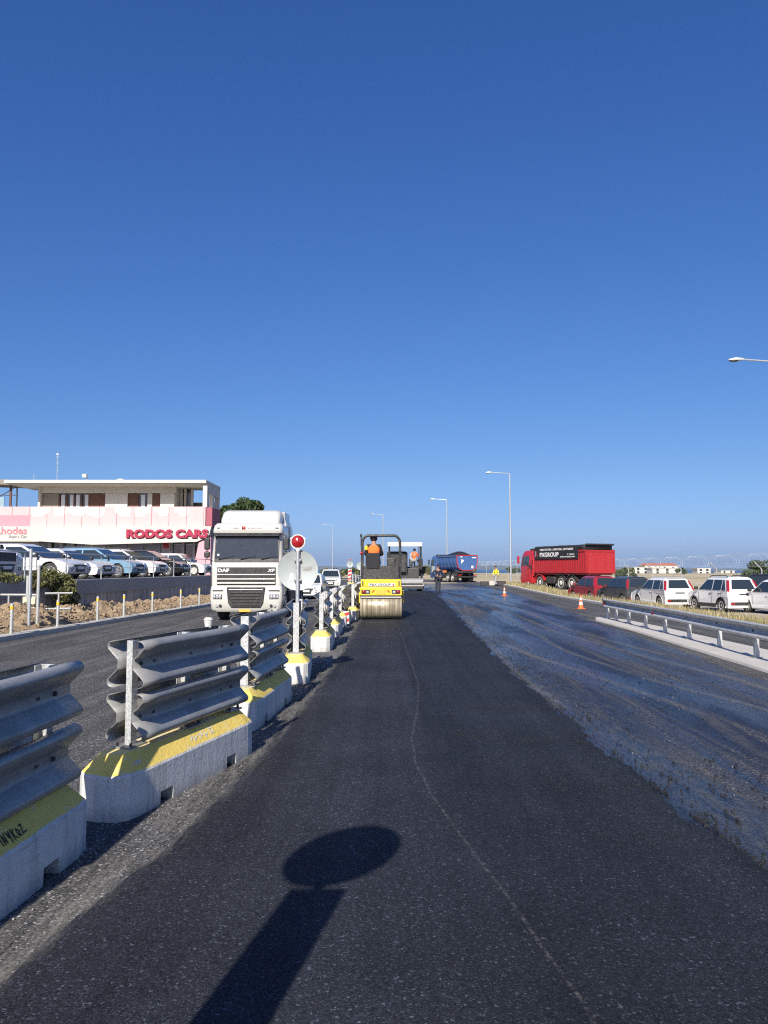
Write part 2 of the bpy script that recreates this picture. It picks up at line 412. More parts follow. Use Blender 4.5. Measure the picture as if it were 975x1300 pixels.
M['track'] = dust_overlay('tyre_dust', (.29, .27, .235), (.32, .6), 5, .80, (2, .4, 1))
M['pale_patch'] = dust_overlay('pale_patch_overlay', (.34, .33, .30), (.38, .52), 1.2, .9)

def soil(name, a, b, c3, sc=1.0, bump=.9):
    k = NT(name); c = k.coord(rnd=False)
    n = k.noise(c, 1.1 * sc, 6, .7); f = k.noise(c, 14 * sc, 7, .75)
    col = k.mix(k.ramp(n, [(.35, 0.0), (.65, 1.0)]), a, b)
    col = k.mix(k.ramp(f, [(.45, 0.0), (.68, 1.0)]), col, c3)
    k.set(Base_Color=col, Roughness=.95, Specular_IOR_Level=.15)
    k.bump(f, bump, .05 / sc)
    return k.m
M['dirt'] = soil('excavated_dirt', (.20, .135, .078), (.33, .25, .16), (.42, .345, .245), 1.6)
M['gravel_strip'] = soil('dusty_gravel', (.30, .27, .22), (.46, .42, .35), (.38, .34, .27), 1.0, .5)
M['kerb'] = mat('kerb_concrete', (.50, .485, .44), .85, var=.18, vs=2.5, dust=.25, dustcol=(.3, .28, .24), bump=.3, bs=30)
M['slab'] = mat('island_concrete', (.50, .475, .425), .85, var=.14, vs=1.6, dust=.3, dustcol=(.33, .3, .25), bump=.3, bs=30)
M['wallc'] = None

def wall_mat():
    k = NT('stained_wall_concrete'); c = k.coord(rnd=False)
    st = k.noise(k.coord((2.2, 2.2, .22), rnd=False), 1.6, 5, .7); n = k.noise(c, 1.2, 5)
    col = k.mix(k.ramp(st, [(.4, 0.0), (.62, 1.0)]), (.54, .50, .44), (.20, .195, .18))
    col = k.mix(k.ramp(n, [(.45, 0.0), (.75, .6)]), col, (.38, .36, .32))
    k.set(Base_Color=col, Roughness=.9); k.bump(k.noise(c, 25, 5), .4, .02); return k.m
M['wallc'] = wall_mat()
def mesh_banner():
    k = NT('grey_mesh_banner'); c = k.coord(rnd=False); n = k.noise(c, 1.3, 5)
    col = k.mix(n, (.25, .245, .235), (.36, .35, .33))
    k.set(Base_Color=col, Roughness=.8); k.bump(k.noise(k.coord((.6, .6, 2), rnd=False), 3, 3), .3, .05); return k.m
M['banner'] = mesh_banner()
def field_mat():
    k = NT('dry_field'); c = k.coord(rnd=False)
    tc = k.n('TexCoord'); sx = k.n('SeparateXYZ'); k.l(tc.outputs['Object'], sx.inputs[0])
    n = k.noise(k.coord((.6, 1, 1), rnd=False), .035, 7, .65); f = k.noise(c, 1.6, 7, .7); p = k.noise(k.coord((.12, 1, 1), rnd=False), .09, 5, .6)
    col = k.mix(k.ramp(n, [(.38, 0.0), (.6, 1.0)]), (.48, .40, .27), (.30, .27, .14))
    col = k.mix(k.ramp(p, [(.52, 0.0), (.62, .8)]), col, (.58, .50, .38))
    col = k.mix(k.ramp(f, [(.5, 0.0), (.75, .5)]), col, (.22, .205, .11))
    k.set(Base_Color=col, Roughness=.95, Specular_IOR_Level=.1); k.bump(f, .6, .15); return k.m
M['field'] = field_mat()
def leafm(name, a, b):
    k = NT(name); g = k.n('NewGeometry'); c = k.coord(rnd=False)
    col = k.mix(g.outputs['Random Per Island'], a, b)
    col = k.mix(k.ramp(k.noise(c, 1.2, 3), [(.35, .55), (.65, 1.3)]), (0, 0, 0), col, 'MIX') if False else k.mix(.6, col, k.ramp(k.noise(c, 1.0, 3), [(.35, .6), (.65, 1.35)]), 'MULTIPLY')
    k.set(Base_Color=col, Roughness=.6, Specular_IOR_Level=.3, Subsurface_Weight=0.0)
    return k.m
M['leaf'] = leafm('dark_leaves', (.022, .045, .014), (.07, .10, .03))
M['leaf_olive'] = leafm('olive_leaves', (.06, .075, .025), (.17, .17, .055))
M['leaf_dry'] = leafm('dry_grass_blades', (.20, .175, .085), (.46, .38, .215))
M['leaf_grass'] = leafm('green_grass_blades', (.10, .13, .03), (.30, .28, .09))
M['bark'] = mat('bark', (.11, .08, .055), .9, var=.3, vs=8, bump=.6, bs=25)
def water():
    k = NT('sea_water'); c = k.coord((1, .3, 1), rnd=False)
    k.set(Base_Color=(.012, .045, .11), Roughness=.32, Specular_IOR_Level=.5); k.bump(k.noise(c, .05, 5), .5, 2.0); return k.m
M['water'] = water()
M['hill'] = mat('hill_scrub', (.10, .10, .07), .95, var=.3, vs=.002)
# ---------------- ground shape
def S(t): t = max(0., min(1., t)); return t * t * (3 - 2 * t)
def interp(pts, y):
    if y <= pts[0][1]: return pts[0][0]
    for (x0, y0), (x1, y1) in zip(pts, pts[1:]):
        if y <= y1: return x0 + (x1 - x0) * (y - y0) / (y1 - y0)
    return pts[-1][0]
def zt(x, y):
    return -.22 * S((-1.9 - x) / 2.6) - .45 * S((x - 7.6) / 6) * S((y - 8) / 20) * (1 - S((y - 48) / 25))
KL = [(-11.2, -25), (-10.6, -5), (-10.0, 8), (-9.27, 18.6), (-8.2, 36), (-7.9, 48), (-8.2, 62), (-9.6, 80), (-13, 100), (-20, 125), (-32, 150), (-50, 178)]
KR = [(11.6, -25), (11.5, 0), (11.35, 20), (11.3, 37), (11.25, 55), (11.05, 71), (11.0, 88), (8.0, 105), (2.5, 125), (-6.5, 148), (-22, 178)]
WL = [(-12.6, -25), (-12.3, 8), (-11.75, 18.6), (-10.9, 28), (-10.4, 36), (-10.0, 50), (-10.4, 62), (-12, 76)]
XL = [(-1.62, -8), (-1.45, 2.9), (-1.36, 3.6), (-1.2, 4.4), (-1.03, 6.5), (-.88, 9.7), (-.78, 15), (-.72, 22), (-.6, 36), (-.4, 52)]
XR = [(1.95, -8), (1.94, 4), (1.9, 5.3), (1.87, 7.4), (1.93, 12.5), (2.2, 20), (2.6, 30), (2.97, 40), (3.2, 52)]
TR = [(5.2, -8), (5.35, 6), (5.3, 11.5), (5.62, 14.7), (6.0, 19.6), (6.15, 23.5), (6.5, 24.6), (7.2, 33), (8.5, 54), (9.0, 66), (8.6, 80)]
def n1(x, y=0., z=0.): return NZ.noise((x, y, z))
def frange(a, b, f):
    out = [a]
    while out[-1] < b: out.append(min(b, out[-1] + f(out[-1])))
    return out

def grid_sheet(name, ys, left, right, nx, zf, m, attr=None, kind='structure', smooth=True):
    mb = MB(); rows = []; fades = []
    for y in ys:
        a, b = left(y), right(y); row = []
        for k in range(nx + 1):
            t = k / nx; x = a + (b - a) * t
            row.append(mb.P((x, y, zf(x, y, t))))
            if attr: fades.append(attr(t, y))
        rows.append(row)
    for r0, r1 in zip(rows, rows[1:]):
        for k in range(nx): mb.F((r0[k], r0[k + 1], r1[k + 1], r1[k]))
    o = mb.build(name, m, smooth='all' if smooth else False, fix=False)
    if attr:
        at = o.data.attributes.new('fade', 'FLOAT', 'POINT'); at.data.foreach_set('value', fades)
    return tag(o, kind=kind)

# land out to the coast: one sheet, finer near the camera
def axis_vals(lim, first):
    out = [0.]; st = first
    while out[-1] < lim: out.append(out[-1] + st); st *= 1.13
    return out
ax = axis_vals(9000, 1.2)
xs = [-v for v in ax[:0:-1]] + ax
ys_t = [-v for v in axis_vals(160, 4)[:0:-1]] + axis_vals(1250, 1.6)
def zland(x, y):
    z = zt(x, y) - .05 - .25 * S((KL[0][0] + 12 - x) / 4 - 2)
    r = max(0, y)
    z -= 8.6 * S((r - 190) / 1000)
    far = S((y - 75) / 60) * S((abs(x - 14) - 4) / 20)
    z += far * .5 * n1(x * .02, y * .02) + (0 if y < 60 else .15 * S((y - 60) / 40) * n1(x * .09, y * .09, 3))
    if y > 1180: z = -11
    return z
mb = MB(); ids = [[mb.P((x, y, zland(x, y))) for x in xs] for y in ys_t]
for r0, r1 in zip(ids, ids[1:]):
    for k in range(len(xs) - 1): mb.F((r0[k], r0[k + 1], r1[k + 1], r1[k]))
tag(mb.build('ground', M['field'], smooth='all', fix=False), kind='structure')
mb = MB(); mb.poly([(-40000, 1100, -8.8), (40000, 1100, -8.8), (40000, 42000, -8.8), (-40000, 42000, -8.8)])
tag(mb.build('sea', M['water'], fix=False), kind='structure')
mb = MB(); rows = []
for j in range(9):
    t = j / 8; row = []
    for k in range(161):
        x = -9000 + 16500 * k / 160
        h = 52 + 34 * n1(x * .00035, 1) + 20 * n1(x * .0012, 5) + 9 * n1(x * .004, 9)
        h *= S((7500 - x) / 5000) * .9 + .1
        row.append(mb.P((x, 12500 + (t - .5) * 3200 + 500 * n1(x * .001, j * .7), -10 + max(0, h) * sin(pi * t) ** 1.3 + 3 * n1(x * .005, j * 2.))))
    rows.append(row)
for r0, r1 in zip(rows, rows[1:]):
    for k in range(160): mb.F((r0[k], r0[k + 1], r1[k + 1], r1[k]))
tag(mb.build('hills', M['hill'], smooth='all', fix=False), kind='structure')

# old carriageway from kerb to kerb
ys_r = frange(-25, 178, lambda y: .8 if y < 60 else 2.5)
grid_sheet('road', ys_r, lambda y: interp(KL, y), lambda y: interp(KR, y), 26, lambda x, y, t: zt(x, y), M['old_asphalt'])
# emulsion sprayed over the lane still to be paved
ys_k = frange(-8, 78, lambda y: .35 if y < 30 else 1.2)
grid_sheet('tack_coat', ys_k, lambda y: interp(XR, y) - .5 - (2.2 * S((y - 53) / 2)), lambda y: interp(TR, y) + .14 * n1(y * .9, 3) + .07 * n1(y * 4, 8), 10, lambda x, y, t: zt(x, y) + .004, M['tack'])
# fresh mat: 4 cm thick, ragged unconfined edge on the right
ys_a = frange(-8, 53, lambda y: .05 if 1.5 < y < 9 else (.12 if y < 20 else .4))
mb = MB(); rows = []
for y in ys_a:
    a = interp(XL, y) + .05 * n1(y * 1.3, 1) + .025 * n1(y * 6, 4); b = interp(XR, y) + .09 * n1(y * 1.1, 7) + .06 * n1(y * 5, 2) + .03 * n1(y * 17, 2)
    prof = [(a, .005), (a + .05, .014), (a + .22, .024), (a + .8, .034), ((a + b) / 2 - .4, .038), ((a + b) / 2 + .5, .04), (b - .5, .040 + .005 * n1(y * 2, 31)), (b - .22, .042 + .01 * n1(y * 5, 11)), (b - .09 + .03 * n1(y * 9, 5), .034 + .016 * n1(y * 11, 13)), (b - .02, .018 + .012 * n1(y * 13, 17)), (b, .005)]
    rows.append([mb.P((x, y, z)) for x, z in prof])
for r0, r1 in zip(rows, rows[1:]):
    for k in range(10): mb.F((r0[k], r0[k + 1], r1[k + 1], r1[k]))
tag(mb.build('fresh_asphalt', M['asphalt'], smooth='all', fix=False), kind='structure')

# dusty seam left of the fresh mat, chalky scuff line, wheel dust and pale patches
bell = lambda t, y: sin(pi * t) ** 1.2
grid_sheet('seam_dust', frange(-6, 40, lambda y: .25), lambda y: interp(XL, y) - .46 - .12 * n1(y * .8, 41), lambda y: interp(XL, y) + .1, 10, lambda x, y, t: zt(x, y) + .010 + .018 * max(0, (t - .8) * 5), M['dust'], attr=lambda t, y: sin(pi * t ** 1.7) ** .8)
SC_L = [(.69, 2.0), (.69, 2.8), (.63, 3.3), (.47, 4.25), (.31, 5.3), (.25, 6.1), (.25, 7.1), (.38, 8.66), (.45, 10.4), (.40, 17.4), (.36, 21)]
grid_sheet('chalk_scuff', frange(2.0, 21, lambda y: .15), lambda y: interp(SC_L, y) + .025 * n1(y * 1.7, 3) - .010 - .0007 * y, lambda y: interp(SC_L, y) + .025 * n1(y * 1.7, 3) + .010 + .0007 * y, 4, lambda x, y, t: .0435, M['chalk'], attr=lambda t, y: bell(t, y) * S((22 - y) / 4))
grid_sheet('edge_dust', frange(-6, 40, lambda y: .4), lambda y: interp(TR, y) - .55 + .2 * n1(y * .7, 61), lambda y: interp(TR, y) + .45, 8, lambda x, y, t: zt(x, y) + .010, M['edge_dust'], attr=bell)
grid_sheet('mat_edge_dust', frange(-4, 44, lambda y: .4), lambda y: interp(XR, y) - .02, lambda y: interp(XR, y) + .75 + .4 * n1(y * .5, 71), 8, lambda x, y, t: zt(x, y) + .009, M['edge_dust'], attr=lambda t, y: .8 * sin(pi * t ** .8) ** 1.3)
grid_sheet('pale_patches', frange(54, 92, lambda y: .8), lambda y: 2.0 + 2 * n1(y * .2, 3), lambda y: 7.5 + 1.5 * n1(y * .25, 8), 12, lambda x, y, t: zt(x, y) + .013, M['pale_patch'], attr=lambda t, y: bell(t, y) * S((y - 54) / 6) * S((93 - y) / 8))  # pale noisy patches over the far lane, fading at the edges

for k_, (pl_, w0) in enumerate((([(3.55, 34), (2.9, 27), (2.55, 22), (2.42, 16.5), (2.62, 13.9), (3.05, 11.2), (3.4, 8.2), (3.05, 5.9), (2.9, 4)], .10), ([(4.9, 40), (3.75, 22), (3.4, 14.5), (3.75, 10.6), (4.2, 8.5), (4.3, 5)], .09), ([(3.4, 41), (2.3, 19), (2.0, 12), (1.96, 8.6)], .10), ([(5.2, 44), (4.4, 26), (4.2, 19), (4.6, 13.5), (4.9, 11), (5.0, 7)], .13), ([(6.4, 50), (5.2, 30), (4.7, 20), (5.0, 14)], .12))):
    pl_ = pl_[::-1]
    grid_sheet('tyre_dust', frange(pl_[0][1], pl_[-1][1], lambda y: .25), lambda y: interp(pl_, y) - w0 + .06 * n1(y * .6, k_ * 9), lambda y: interp(pl_, y) + w0 + .06 * n1(y * .6, k_ * 9), 4, lambda x, y, t: zt(x, y) + .0075 + .0006 * k_, M['track'], attr=lambda t, y: bell(t, y) * (.55 + .45 * n1(y * .25, k_ * 3)))
# loose crumbs of hot mix (uncountable)
def crumbs(name, pts, m):
    mb = MB()
    for (x, y, z, r) in pts:
        o = V((x, y, z)); c = []
        for a in (-1, 1):
            for b in (-1, 1):
                for d in (-1, 1):
                    c.append(mb.P(o + V((a, b, d * .75 + .5)) * r * random.uniform(.45, .8)))
        for q in ((0, 1, 3, 2), (4, 6, 7, 5), (0, 4, 5, 1), (2, 3, 7, 6), (0, 2, 6, 4), (1, 5, 7, 3)): mb.F([c[i] for i in q])
    return tag(mb.build(name, m), kind='stuff')
pts = []
for _ in range(7000):
    y = 3.2 + 22 * random.random() ** 2.0; e = interp(XR, y)
    t = random.random() ** 3.6
    x = e + .02 + t * 2.6
    if n1(x * .9, y * .5, 4) + .35 * n1(x * 3, y * 2) < -.05 and random.random() < .8: continue
    pts.append((x, y, zt(x, y) + .006, random.choice((.004, .004, .005, .006, .007, .009, .011)) * (1 if random.random() < .97 else 2.0)))
for (yc, x0, x1, n_) in ((7.0, .6, 1.9, 260), (8.6, .9, 1.95, 130), (5.6, 1.1, 1.95, 120), (11.5, .7, 1.9, 110), (4.6, 1.2, 1.9, 60)):
    for _ in range(n_):
        x = random.uniform(x0, x1); pts.append((x, yc + random.gauss(0, .10) + .12 * sin(x * 3), .041, random.choice((.005, .006, .007, .009))))
for _ in range(200):
    y = random.uniform(2.6, 14); x = random.uniform(interp(XL, y) + .1, interp(XR, y) - .1); pts.append((x, y, .040, random.choice((.004, .005, .006))))
crumbs('asphalt_crumbs', pts, mat('crumb_asphalt', (.010, .012, .017), .8, var=.5, vs=30))
pts = []
for _ in range(160):
    y = 2.8 + 16 * random.random() ** 1.6; x = interp(XL, y) - .05 - .75 * random.random() ** 1.4
    pts.append((x, y, .006, random.choice((.003, .004, .005, .006))))
for _ in range(60):
    y = random.uniform(4, 12); x = interp(XR, y) + random.uniform(.1, 2.2); pts.append((x, y, zt(x, y) + .005, random.choice((.003, .004, .005))))
crumbs('pale_grit', pts, mat('pale_stone', (.42, .39, .33), .9, var=.4, vs=30))

# kerbs: real 12 cm steps, stone by stone
def kerb(name, line, y0, y1, wd, side, m, h=.13, step=1.0):
    mb = MB(); y = y0
    while y < y1:
        ya, yb = y + .006, min(y1, y + step) - .006
        xa, xb = interp(line, ya), interp(line, yb)
        za, zb = zt(xa, ya), zt(xb, yb); j = random.uniform(-.006, .006)
        s = side
        ra = [(xa, ya, za - .1), (xa, ya, za + h - .02 + j), (xa + s * .025, ya, za + h + j), (xa + s * wd, ya, za + h + j), (xa + s * wd, ya, za - .1)]
        rb = [(xb, yb, zb - .1), (xb, yb, zb + h - .02 + j), (xb + s * .025, yb, zb + h + j), (xb + s * wd, yb, zb + h + j), (xb + s * wd, yb, zb - .1)]
        mb.loft([ra, rb]); y += step
    return tag(mb.build(name, m), kind='structure')
kerb('kerb', KL, -12, 75, .28, -1, M['kerb'], .14)
kerb('kerb', KR, -10, 100, .22, 1, M['kerb'], .12)

# concrete island under the guard rail
IL = [(5.75, -10), (5.75, 6), (5.7, 11.5), (5.9, 14.7), (6.2, 19.6), (6.3, 23.2), (6.62, 24.3)]
IR = [(7.1, -10), (7.1, 11), (7.25, 20), (7.2, 23), (6.9, 24.3)]
isl = MB(); ra, rb, rc, rd = [], [], [], []
for y in frange(-10, 24.3, lambda y: .5):
    a = interp(IL, y) + .03 * n1(y * 2, 3) + .02 * n1(y * 7, 1); b = interp(IR, y)
    ra.append(isl.P((a, y, zt(a, y) - .02))); rb.append(isl.P((a + .03, y, zt(a, y) + .038 + .008 * n1(y * 3, 9)))); rc.append(isl.P((b, y, zt(b, y) + .042))); rd.append(isl.P((b, y, zt(b, y) - .03)))
for A, B in ((ra, rb), (rb, rc), (rc, rd)):
    for k in range(len(A) - 1): isl.F((A[k], B[k], B[k + 1], A[k + 1]))
isl.F((ra[-1], rb[-1], rc[-1], rd[-1]))
tag(isl.build('traffic_island', M['slab']), kind='structure')

# verge, gravel parking strip
grid_sheet('verge', frange(-10, 100, lambda y: 1.0), lambda y: interp(KR, y) + .2, lambda y: interp(KR, y) + 2.6, 6, lambda x, y, t: zt(x, y) + .1 * (1 - S(t * 1.4 - .2)) + .03 * n1(x, y), M['field'])
grid_sheet('gravel_yard', frange(-6, 80, lambda y: 1.0), lambda y: interp(KR, y) + 2.4, lambda y: 21.5, 10, lambda x, y, t: zt(x, y) - .01 + .03 * n1(x * .7, y * .7), M['gravel_strip'])

# left roadside: dirt strip, retaining wall, parking terrace
LOT = 1.09
grid_sheet('dirt_strip', frange(-12, 76, lambda y: .6), lambda y: interp(WL, y) + .02, lambda y: interp(KL, y) - .25, 8, lambda x, y, t: -.10 + .05 * n1(x * 1.5, y * 1.5), M['dirt'])
mb = MB(); rows = []
for y in frange(8, 90, lambda y: 2.0):
    rows.append([mb.P((x, y, LOT)) for x in (interp(WL, y) - .29, -20, -46)])
for r0, r1 in zip(rows, rows[1:]):
    for k in range(2): mb.F((r0[k], r1[k], r1[k + 1], r0[k + 1]))
tag(mb.build('parking_terrace', M['old_asphalt'], fix=False), kind='structure')
wall = thing('retaining_wall', 'stained dark concrete retaining wall below the parked cars on the left', 'wall', (interp(WL, 20), 20, 0))
def wall_strip(name, y0, y1, z0, z1, off, th, m, wob=0.0):
    mb = MB(); rr = []
    for y in frange(y0, y1, lambda y: 1.0):
        x = interp(WL, y) + off - wall.location.x; q = wob * n1(y * .8, z1)
        rr.append([(x + q, y - 20, z0 + wob * .5 * n1(y, 4)), (x, y - 20, z1), (x - th, y - 20, z1), (x - th, y - 20, z0)])
    mb.loft(rr); return mb.build(name, m, wall)
wall_strip('wall_body', 8, 78, -.35, LOT + .02, 0, .28, M['wallc'])
wall_strip('coping', 8, 78, LOT + .022, LOT + .07, .03, .32, M['kerb'])
wall_strip('mesh_banner', 13, 76, .64, LOT + .03, .045, .012, M['banner'], .02)['label'] = 'dark grey mesh banner along the top of the wall'
LT = R(90)
def walltext(s, y, size):
    x = interp(WL, y) + .065 - wall.location.x
    d = math.atan2(interp(WL, y + 1) - interp(WL, y), 1.0)
    return text('lettering', s, size, M['grey_letters'], wall, (x, y - 20, .86), (pi / 2, 0, LT - d), .004, .0, 'CENTER')
walltext('Economy', 21.2, .36); walltext('Car', 24.9, .36)
# soil heaps thrown up between kerb and wall
mb = MB(); rows = []
ysm = frange(10, 46, lambda y: .09)
hp = [(13.5, .6, 1.6), (16.6, .45, 1.4), (19.3, .42, 1.5), (22.3, .72, 1.7), (25.2, .52, 1.0), (27.8, .50, 1.3), (30.5, .40, 1.2), (33, .36, 1.2), (36, .36, 1.4), (39.5, .3, 1.6), (43, .22, 1.5)]
for y in ysm:
    row = []; a, b = interp(WL, y) + .12, interp(KL, y) - .29
    H_ = 0
    for (c0, h0, w0) in hp: H_ = max(H_, .86 * h0 * math.exp(-((y - c0) / w0) ** 2))
    for k in range(25):
        t = k / 24; x = a + (b - a) * t
        h = H_ * max(0, sin(pi * min(1, t ** .62 * .98 + .01))) ** .95
        h += (.20 * n1(x * 2.2, y * 2.2, 1) + .11 * n1(x * 5, y * 5, 2) + .06 * abs(n1(x * 10, y * 10, 3)) + .04 * n1(x * 22, y * 22, 4)) * min(1, h * 4)
        row.append(mb.P((x, y, -.13 + max(0, h))))
    rows.append(row)
for r0, r1 in zip(rows, rows[1:]):
    for k in range(24): mb.F((r0[k], r0[k + 1], r1[k + 1], r1[k]))
tag(mb.build('excavated_soil', M['dirt'], fix=False), kind='stuff')
pts = []
for _ in range(2200):
    y = random.uniform(11, 44); a, b = interp(WL, y) + .6, interp(KL, y) - .35; x = random.uniform(a, b)
    t = (x - a) / (b - a); H_ = max(h0 * math.exp(-((y - c0) / w0) ** 2) for c0, h0, w0 in hp)
    pts.append((x, y, -.12 + H_ * max(0, sin(pi * (t ** .7 * .85 + .1))) ** .9 * .97, random.choice((.012, .016, .02, .02, .03, .03, .04, .06))))
crumbs('soil_clods', pts, M['dirt'])
# ---------------- concrete barriers carrying twin W-beams
def nose_plan(hw, hl, e, n=7):
    pts = []
    for sg in (1, -1):
        for k in range(n):
            a = pi / 2 * (-1 + 2 * k / (n - 1)); q = .72
            sx = math.copysign(abs(sin(a)) ** q, sin(a)); cy = abs(cos(a)) ** q
            pts.append((-sx * hw * sg * -1 * -1, sg * (hl - e + e * cy)) if False else (sx * hw * -sg, sg * (hl - e + e * cy)))
    return pts
def block_mesh():
    mb = MB()
    pl = nose_plan(.195, .975, .20)
    def ring(hw, hl, e, z): return [(x, y, z) for x, y in nose_plan(hw, hl, e)]
    mb.loft([ring(.195, .975, .20, .085), ring(.195, .975, .20, .262), ring(.188, .968, .20, .276), ring(.105, .86, .12, .374), ring(.098, .85, .115, .383)])
    def seg(y0, y1, keep):
        pts = [p for p in pl if y0 < p[1] < y1]
        if keep == 0: pts = [(.195, y0), (.195, y1), (-.195, y1), (-.195, y0)]
        elif keep > 0: pts = [(.195, y0)] + [p for p in pl[:7]][::1] + [(-.195, y0)] if pl[0][0] > 0 else [(-.195, y0)] + pl[:7] + [(.195, y0)]
        else: pts = [(.195, y1)] + pl[7:] + [(-.195, y1)] if pl[7][0] > 0 else [(-.195, y1)] + pl[7:] + [(.195, y1)]
        mb.prism(pts, 'z', 0, .085)
    seg(-.5, 9, 1) if False else None
    seg(.56, 2, 1); seg(-.40, .40, 0); seg(-2, -.56, -1)
    return mb
BW, BZ0 = .305, .425
def wprof():
    base = [(.036, .0), (.064, .006), (.077, .016), (.083, .030), (.083, .042), (.078, .053), (.017, .112), (.008, .120), (.005, .130), (.005, .175), (.008, .185), (.017, .193), (.078, .252), (.083, .263), (.083, .275), (.077, .289), (.064, .299), (.036, .305)]
    return base
def beam_mesh(side, z0, y0=-.70, y1=.90):
    mb = MB(); pr = wprof(); rings = []
    for y in frange(y0, y1, lambda y: .2):
        rings.append([(side * (.052 + a), y, z0 + z + .004 * n1(y * 2, z0 * 5, side)) for a, z in pr])
    mb.loft(rings, closed=False, caps=False); return mb
def make_barrier():
    t = thing('road_barrier', 'x', 'barrier', group='concrete barriers with steel beams along the centre line')
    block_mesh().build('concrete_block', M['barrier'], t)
    for y in (-.62, .05, .72):
        mb = MB(); s_ = -1 if y < -.6 else 1; mb.loft([[(px_, y + s_ * py_, z_) for px_, py_ in ((-.040, .035), (-.040, -.035), (-.033, -.035), (-.033, .028), (.033, .028), (.033, -.035), (.040, -.035), (.040, .035))] for z_ in (.395, 1.075)])
        p = mb.build('post', M['zinc'], t, bevel=.002)
        mb = MB(); mb.box((0, y, .389), (.24, .2, .012)); mb.build('base_plate', M['galv'], p, bevel=.002)
        for sx in (-1, 1):
            for sy in (-1, 1): mb = MB(); mb.cyl((sx * .09, y + sy * .075, .394), (sx * .09, y + sy * .075, .418), .011, n=6); mb.build('anchor_bolt', M['dark_metal'], p)
    for sd_ in (-1, 1):
        for k, z0 in enumerate((BZ0, BZ0 + .345)):
            b = beam_mesh(sd_, z0).build('guard_beam', M['galv'], t, smooth=True, ang=33, solid=.0045)
            for y in (-.45, .05, .55): mb = MB(); mb.box((sd_ * .0585, y, z0 + .1525), (.006, .034, .016)); mb.build('slot', M['dark_metal'], b)
            for y in (-.62, .72): mb = MB(); mb.cyl((sd_ * .056, y, z0 + .1525), (sd_ * .072, y, z0 + .1525), .014, n=6); mb.build('bolt', M['dark_metal'], b)
    return t
bar = make_barrier()
BL = [  # x, y, heading (deg to the right), label
    (-1.89, 3.50, 4, 'nearest galvanised twin beam barrier, with black scrawl on its yellow top edge'),
    (-1.515, 5.78, 15.0, 'galvanised twin beam barrier set at an angle with a white cup on its top beam'),
    (-1.345, 8.41, 4.4, 'grey beam barrier standing between the cup topped barrier and the round sign barrier'),
    (-1.27, 11.44, -4, 'grey beam barrier that carries the round sign with the red lamp'),
    (-1.21, 15.45, -1, 'first grey beam barrier behind the round sign barrier'),
    (-1.22, 18.60, 0, 'short-gapped grey beam barrier second behind the round sign barrier'),
    (-1.17, 21.65, 2, 'grey beam barrier with the small red and white reflector on its nose'),
    (-.93, 24.50, 3, 'grey beam barrier right beside the rear drum of the yellow roller'),
]
BAR = []
for i, (x, y, h, lab) in enumerate(BL):
    o = bar if i == 0 else dup(bar)
    o.location = (x, y, zt(x, y) if x < -1.9 else 0); o.rotation_euler = (0, 0, R(-h)); o['label'] = lab; BAR.append(o)
far_b = [(-.90, 27.6), (-.88, 30.9), (-.9, 34.4), (-.95, 38), (-1.05, 42), (-1.2, 46), (-1.4, 50), (-1.65, 54), (-1.95, 58), (-2.3, 62), (-2.7, 66), (-3.1, 69.6)]
for k, (x, y) in enumerate(far_b):
    o = dup(bar, (x, y, 0), R(-1 if y < 40 else 5), skip=('anchor_bolt', 'slot', 'bolt'), label='small grey beam barrier in the row beyond the yellow roller')
    if k == 11: o['label'] = 'farthest grey beam barrier, under the distant round sign and striped panel'
    BAR.append(o)
for c_ in BAR[1].children:
    if c_.name.startswith('post') and c_.data.vertices[0].co.y < -.5: c_.scale.x = .55
for c_ in BAR[0].children:
    if c_.name.split('.')[0] in ('guard_beam', 'post'): c_.location.z = -.045
# black scrawl on the nearest barrier, white marks on the second: paint on the concrete
def strokes(name, lines, m, parent, f, r=.006):
    mb = MB()
    for ln in lines:
        for (a, b) in zip(ln, ln[1:]):
            pa, pb = V(f(*a)), V(f(*b)); d = (pb - pa).normalized(); nn = (V(f(a[0] + .01, a[1])) - pa).cross(V(f(a[0], a[1] + .01)) - pa).normalized()
            s = d.cross(nn) * r
            mb.poly([pa - s - d * r * .5 + nn * .0012, pa + s - d * r * .5 + nn * .0012, pb + s + d * r * .5 + nn * .0012, pb - s + d * r * .5 + nn * .0012])
    return mb.build(name, m, parent, fix=False)
def bevel_face(u, v):   # u along the barrier, v up the right-hand yellow bevel
    t = v / .128
    return (.188 + (.105 - .188) * t + .0016, u, .276 + .098 * t + .0016)
blk = [c for c in BAR[0].children if c.name.startswith('concrete_block')][0]
blk2 = [c for c in BAR[1].children if c.name.startswith('concrete_block')][0]
ink = mat('black_marker', (.012, .012, .014), .6); wpaint = mat('white_marker', (.72, .70, .62), .7, var=.2, vs=30)
strokes('scrawl', [[(.05, .03), (.052, .09)], [(.075, .03), (.08, .095), (.10, .035), (.108, .1)], [(.13, .10), (.14, .055), (.16, .095)], [(.16, .095), (.145, .02)], [(.18, .02), (.183, .10)], [(.21, .095), (.185, .06), (.215, .025)], [(.235, .03), (.262, .062), (.238, .085), (.232, .045), (.262, .03)], [(.28, .09), (.31, .095), (.28, .035), (.325, .04)]], ink, blk, lambda u, v: bevel_face(.17 + (u - .17) * .72, .03 + (v - .03) * .75), .0035)
strokes('scrawl', [[(-.10, .05), (-.06, .075), (-.05, .04), (0, .07)], [(.03, .04), (.035, .08), (.07, .05), (.075, .085)], [(.10, .05), (.15, .055)], [(.12, .09), (.115, .03)], [(.19, .04), (.2, .085), (.24, .085), (.235, .045), (.19, .045)]], wpaint, blk2, bevel_face, .0055)
strokes('scrawl', [[(-.80, .05), (-.775, .07), (-.76, .05), (-.735, .065)]], wpaint, blk2, lambda u, v: bevel_face(u, v), .006)

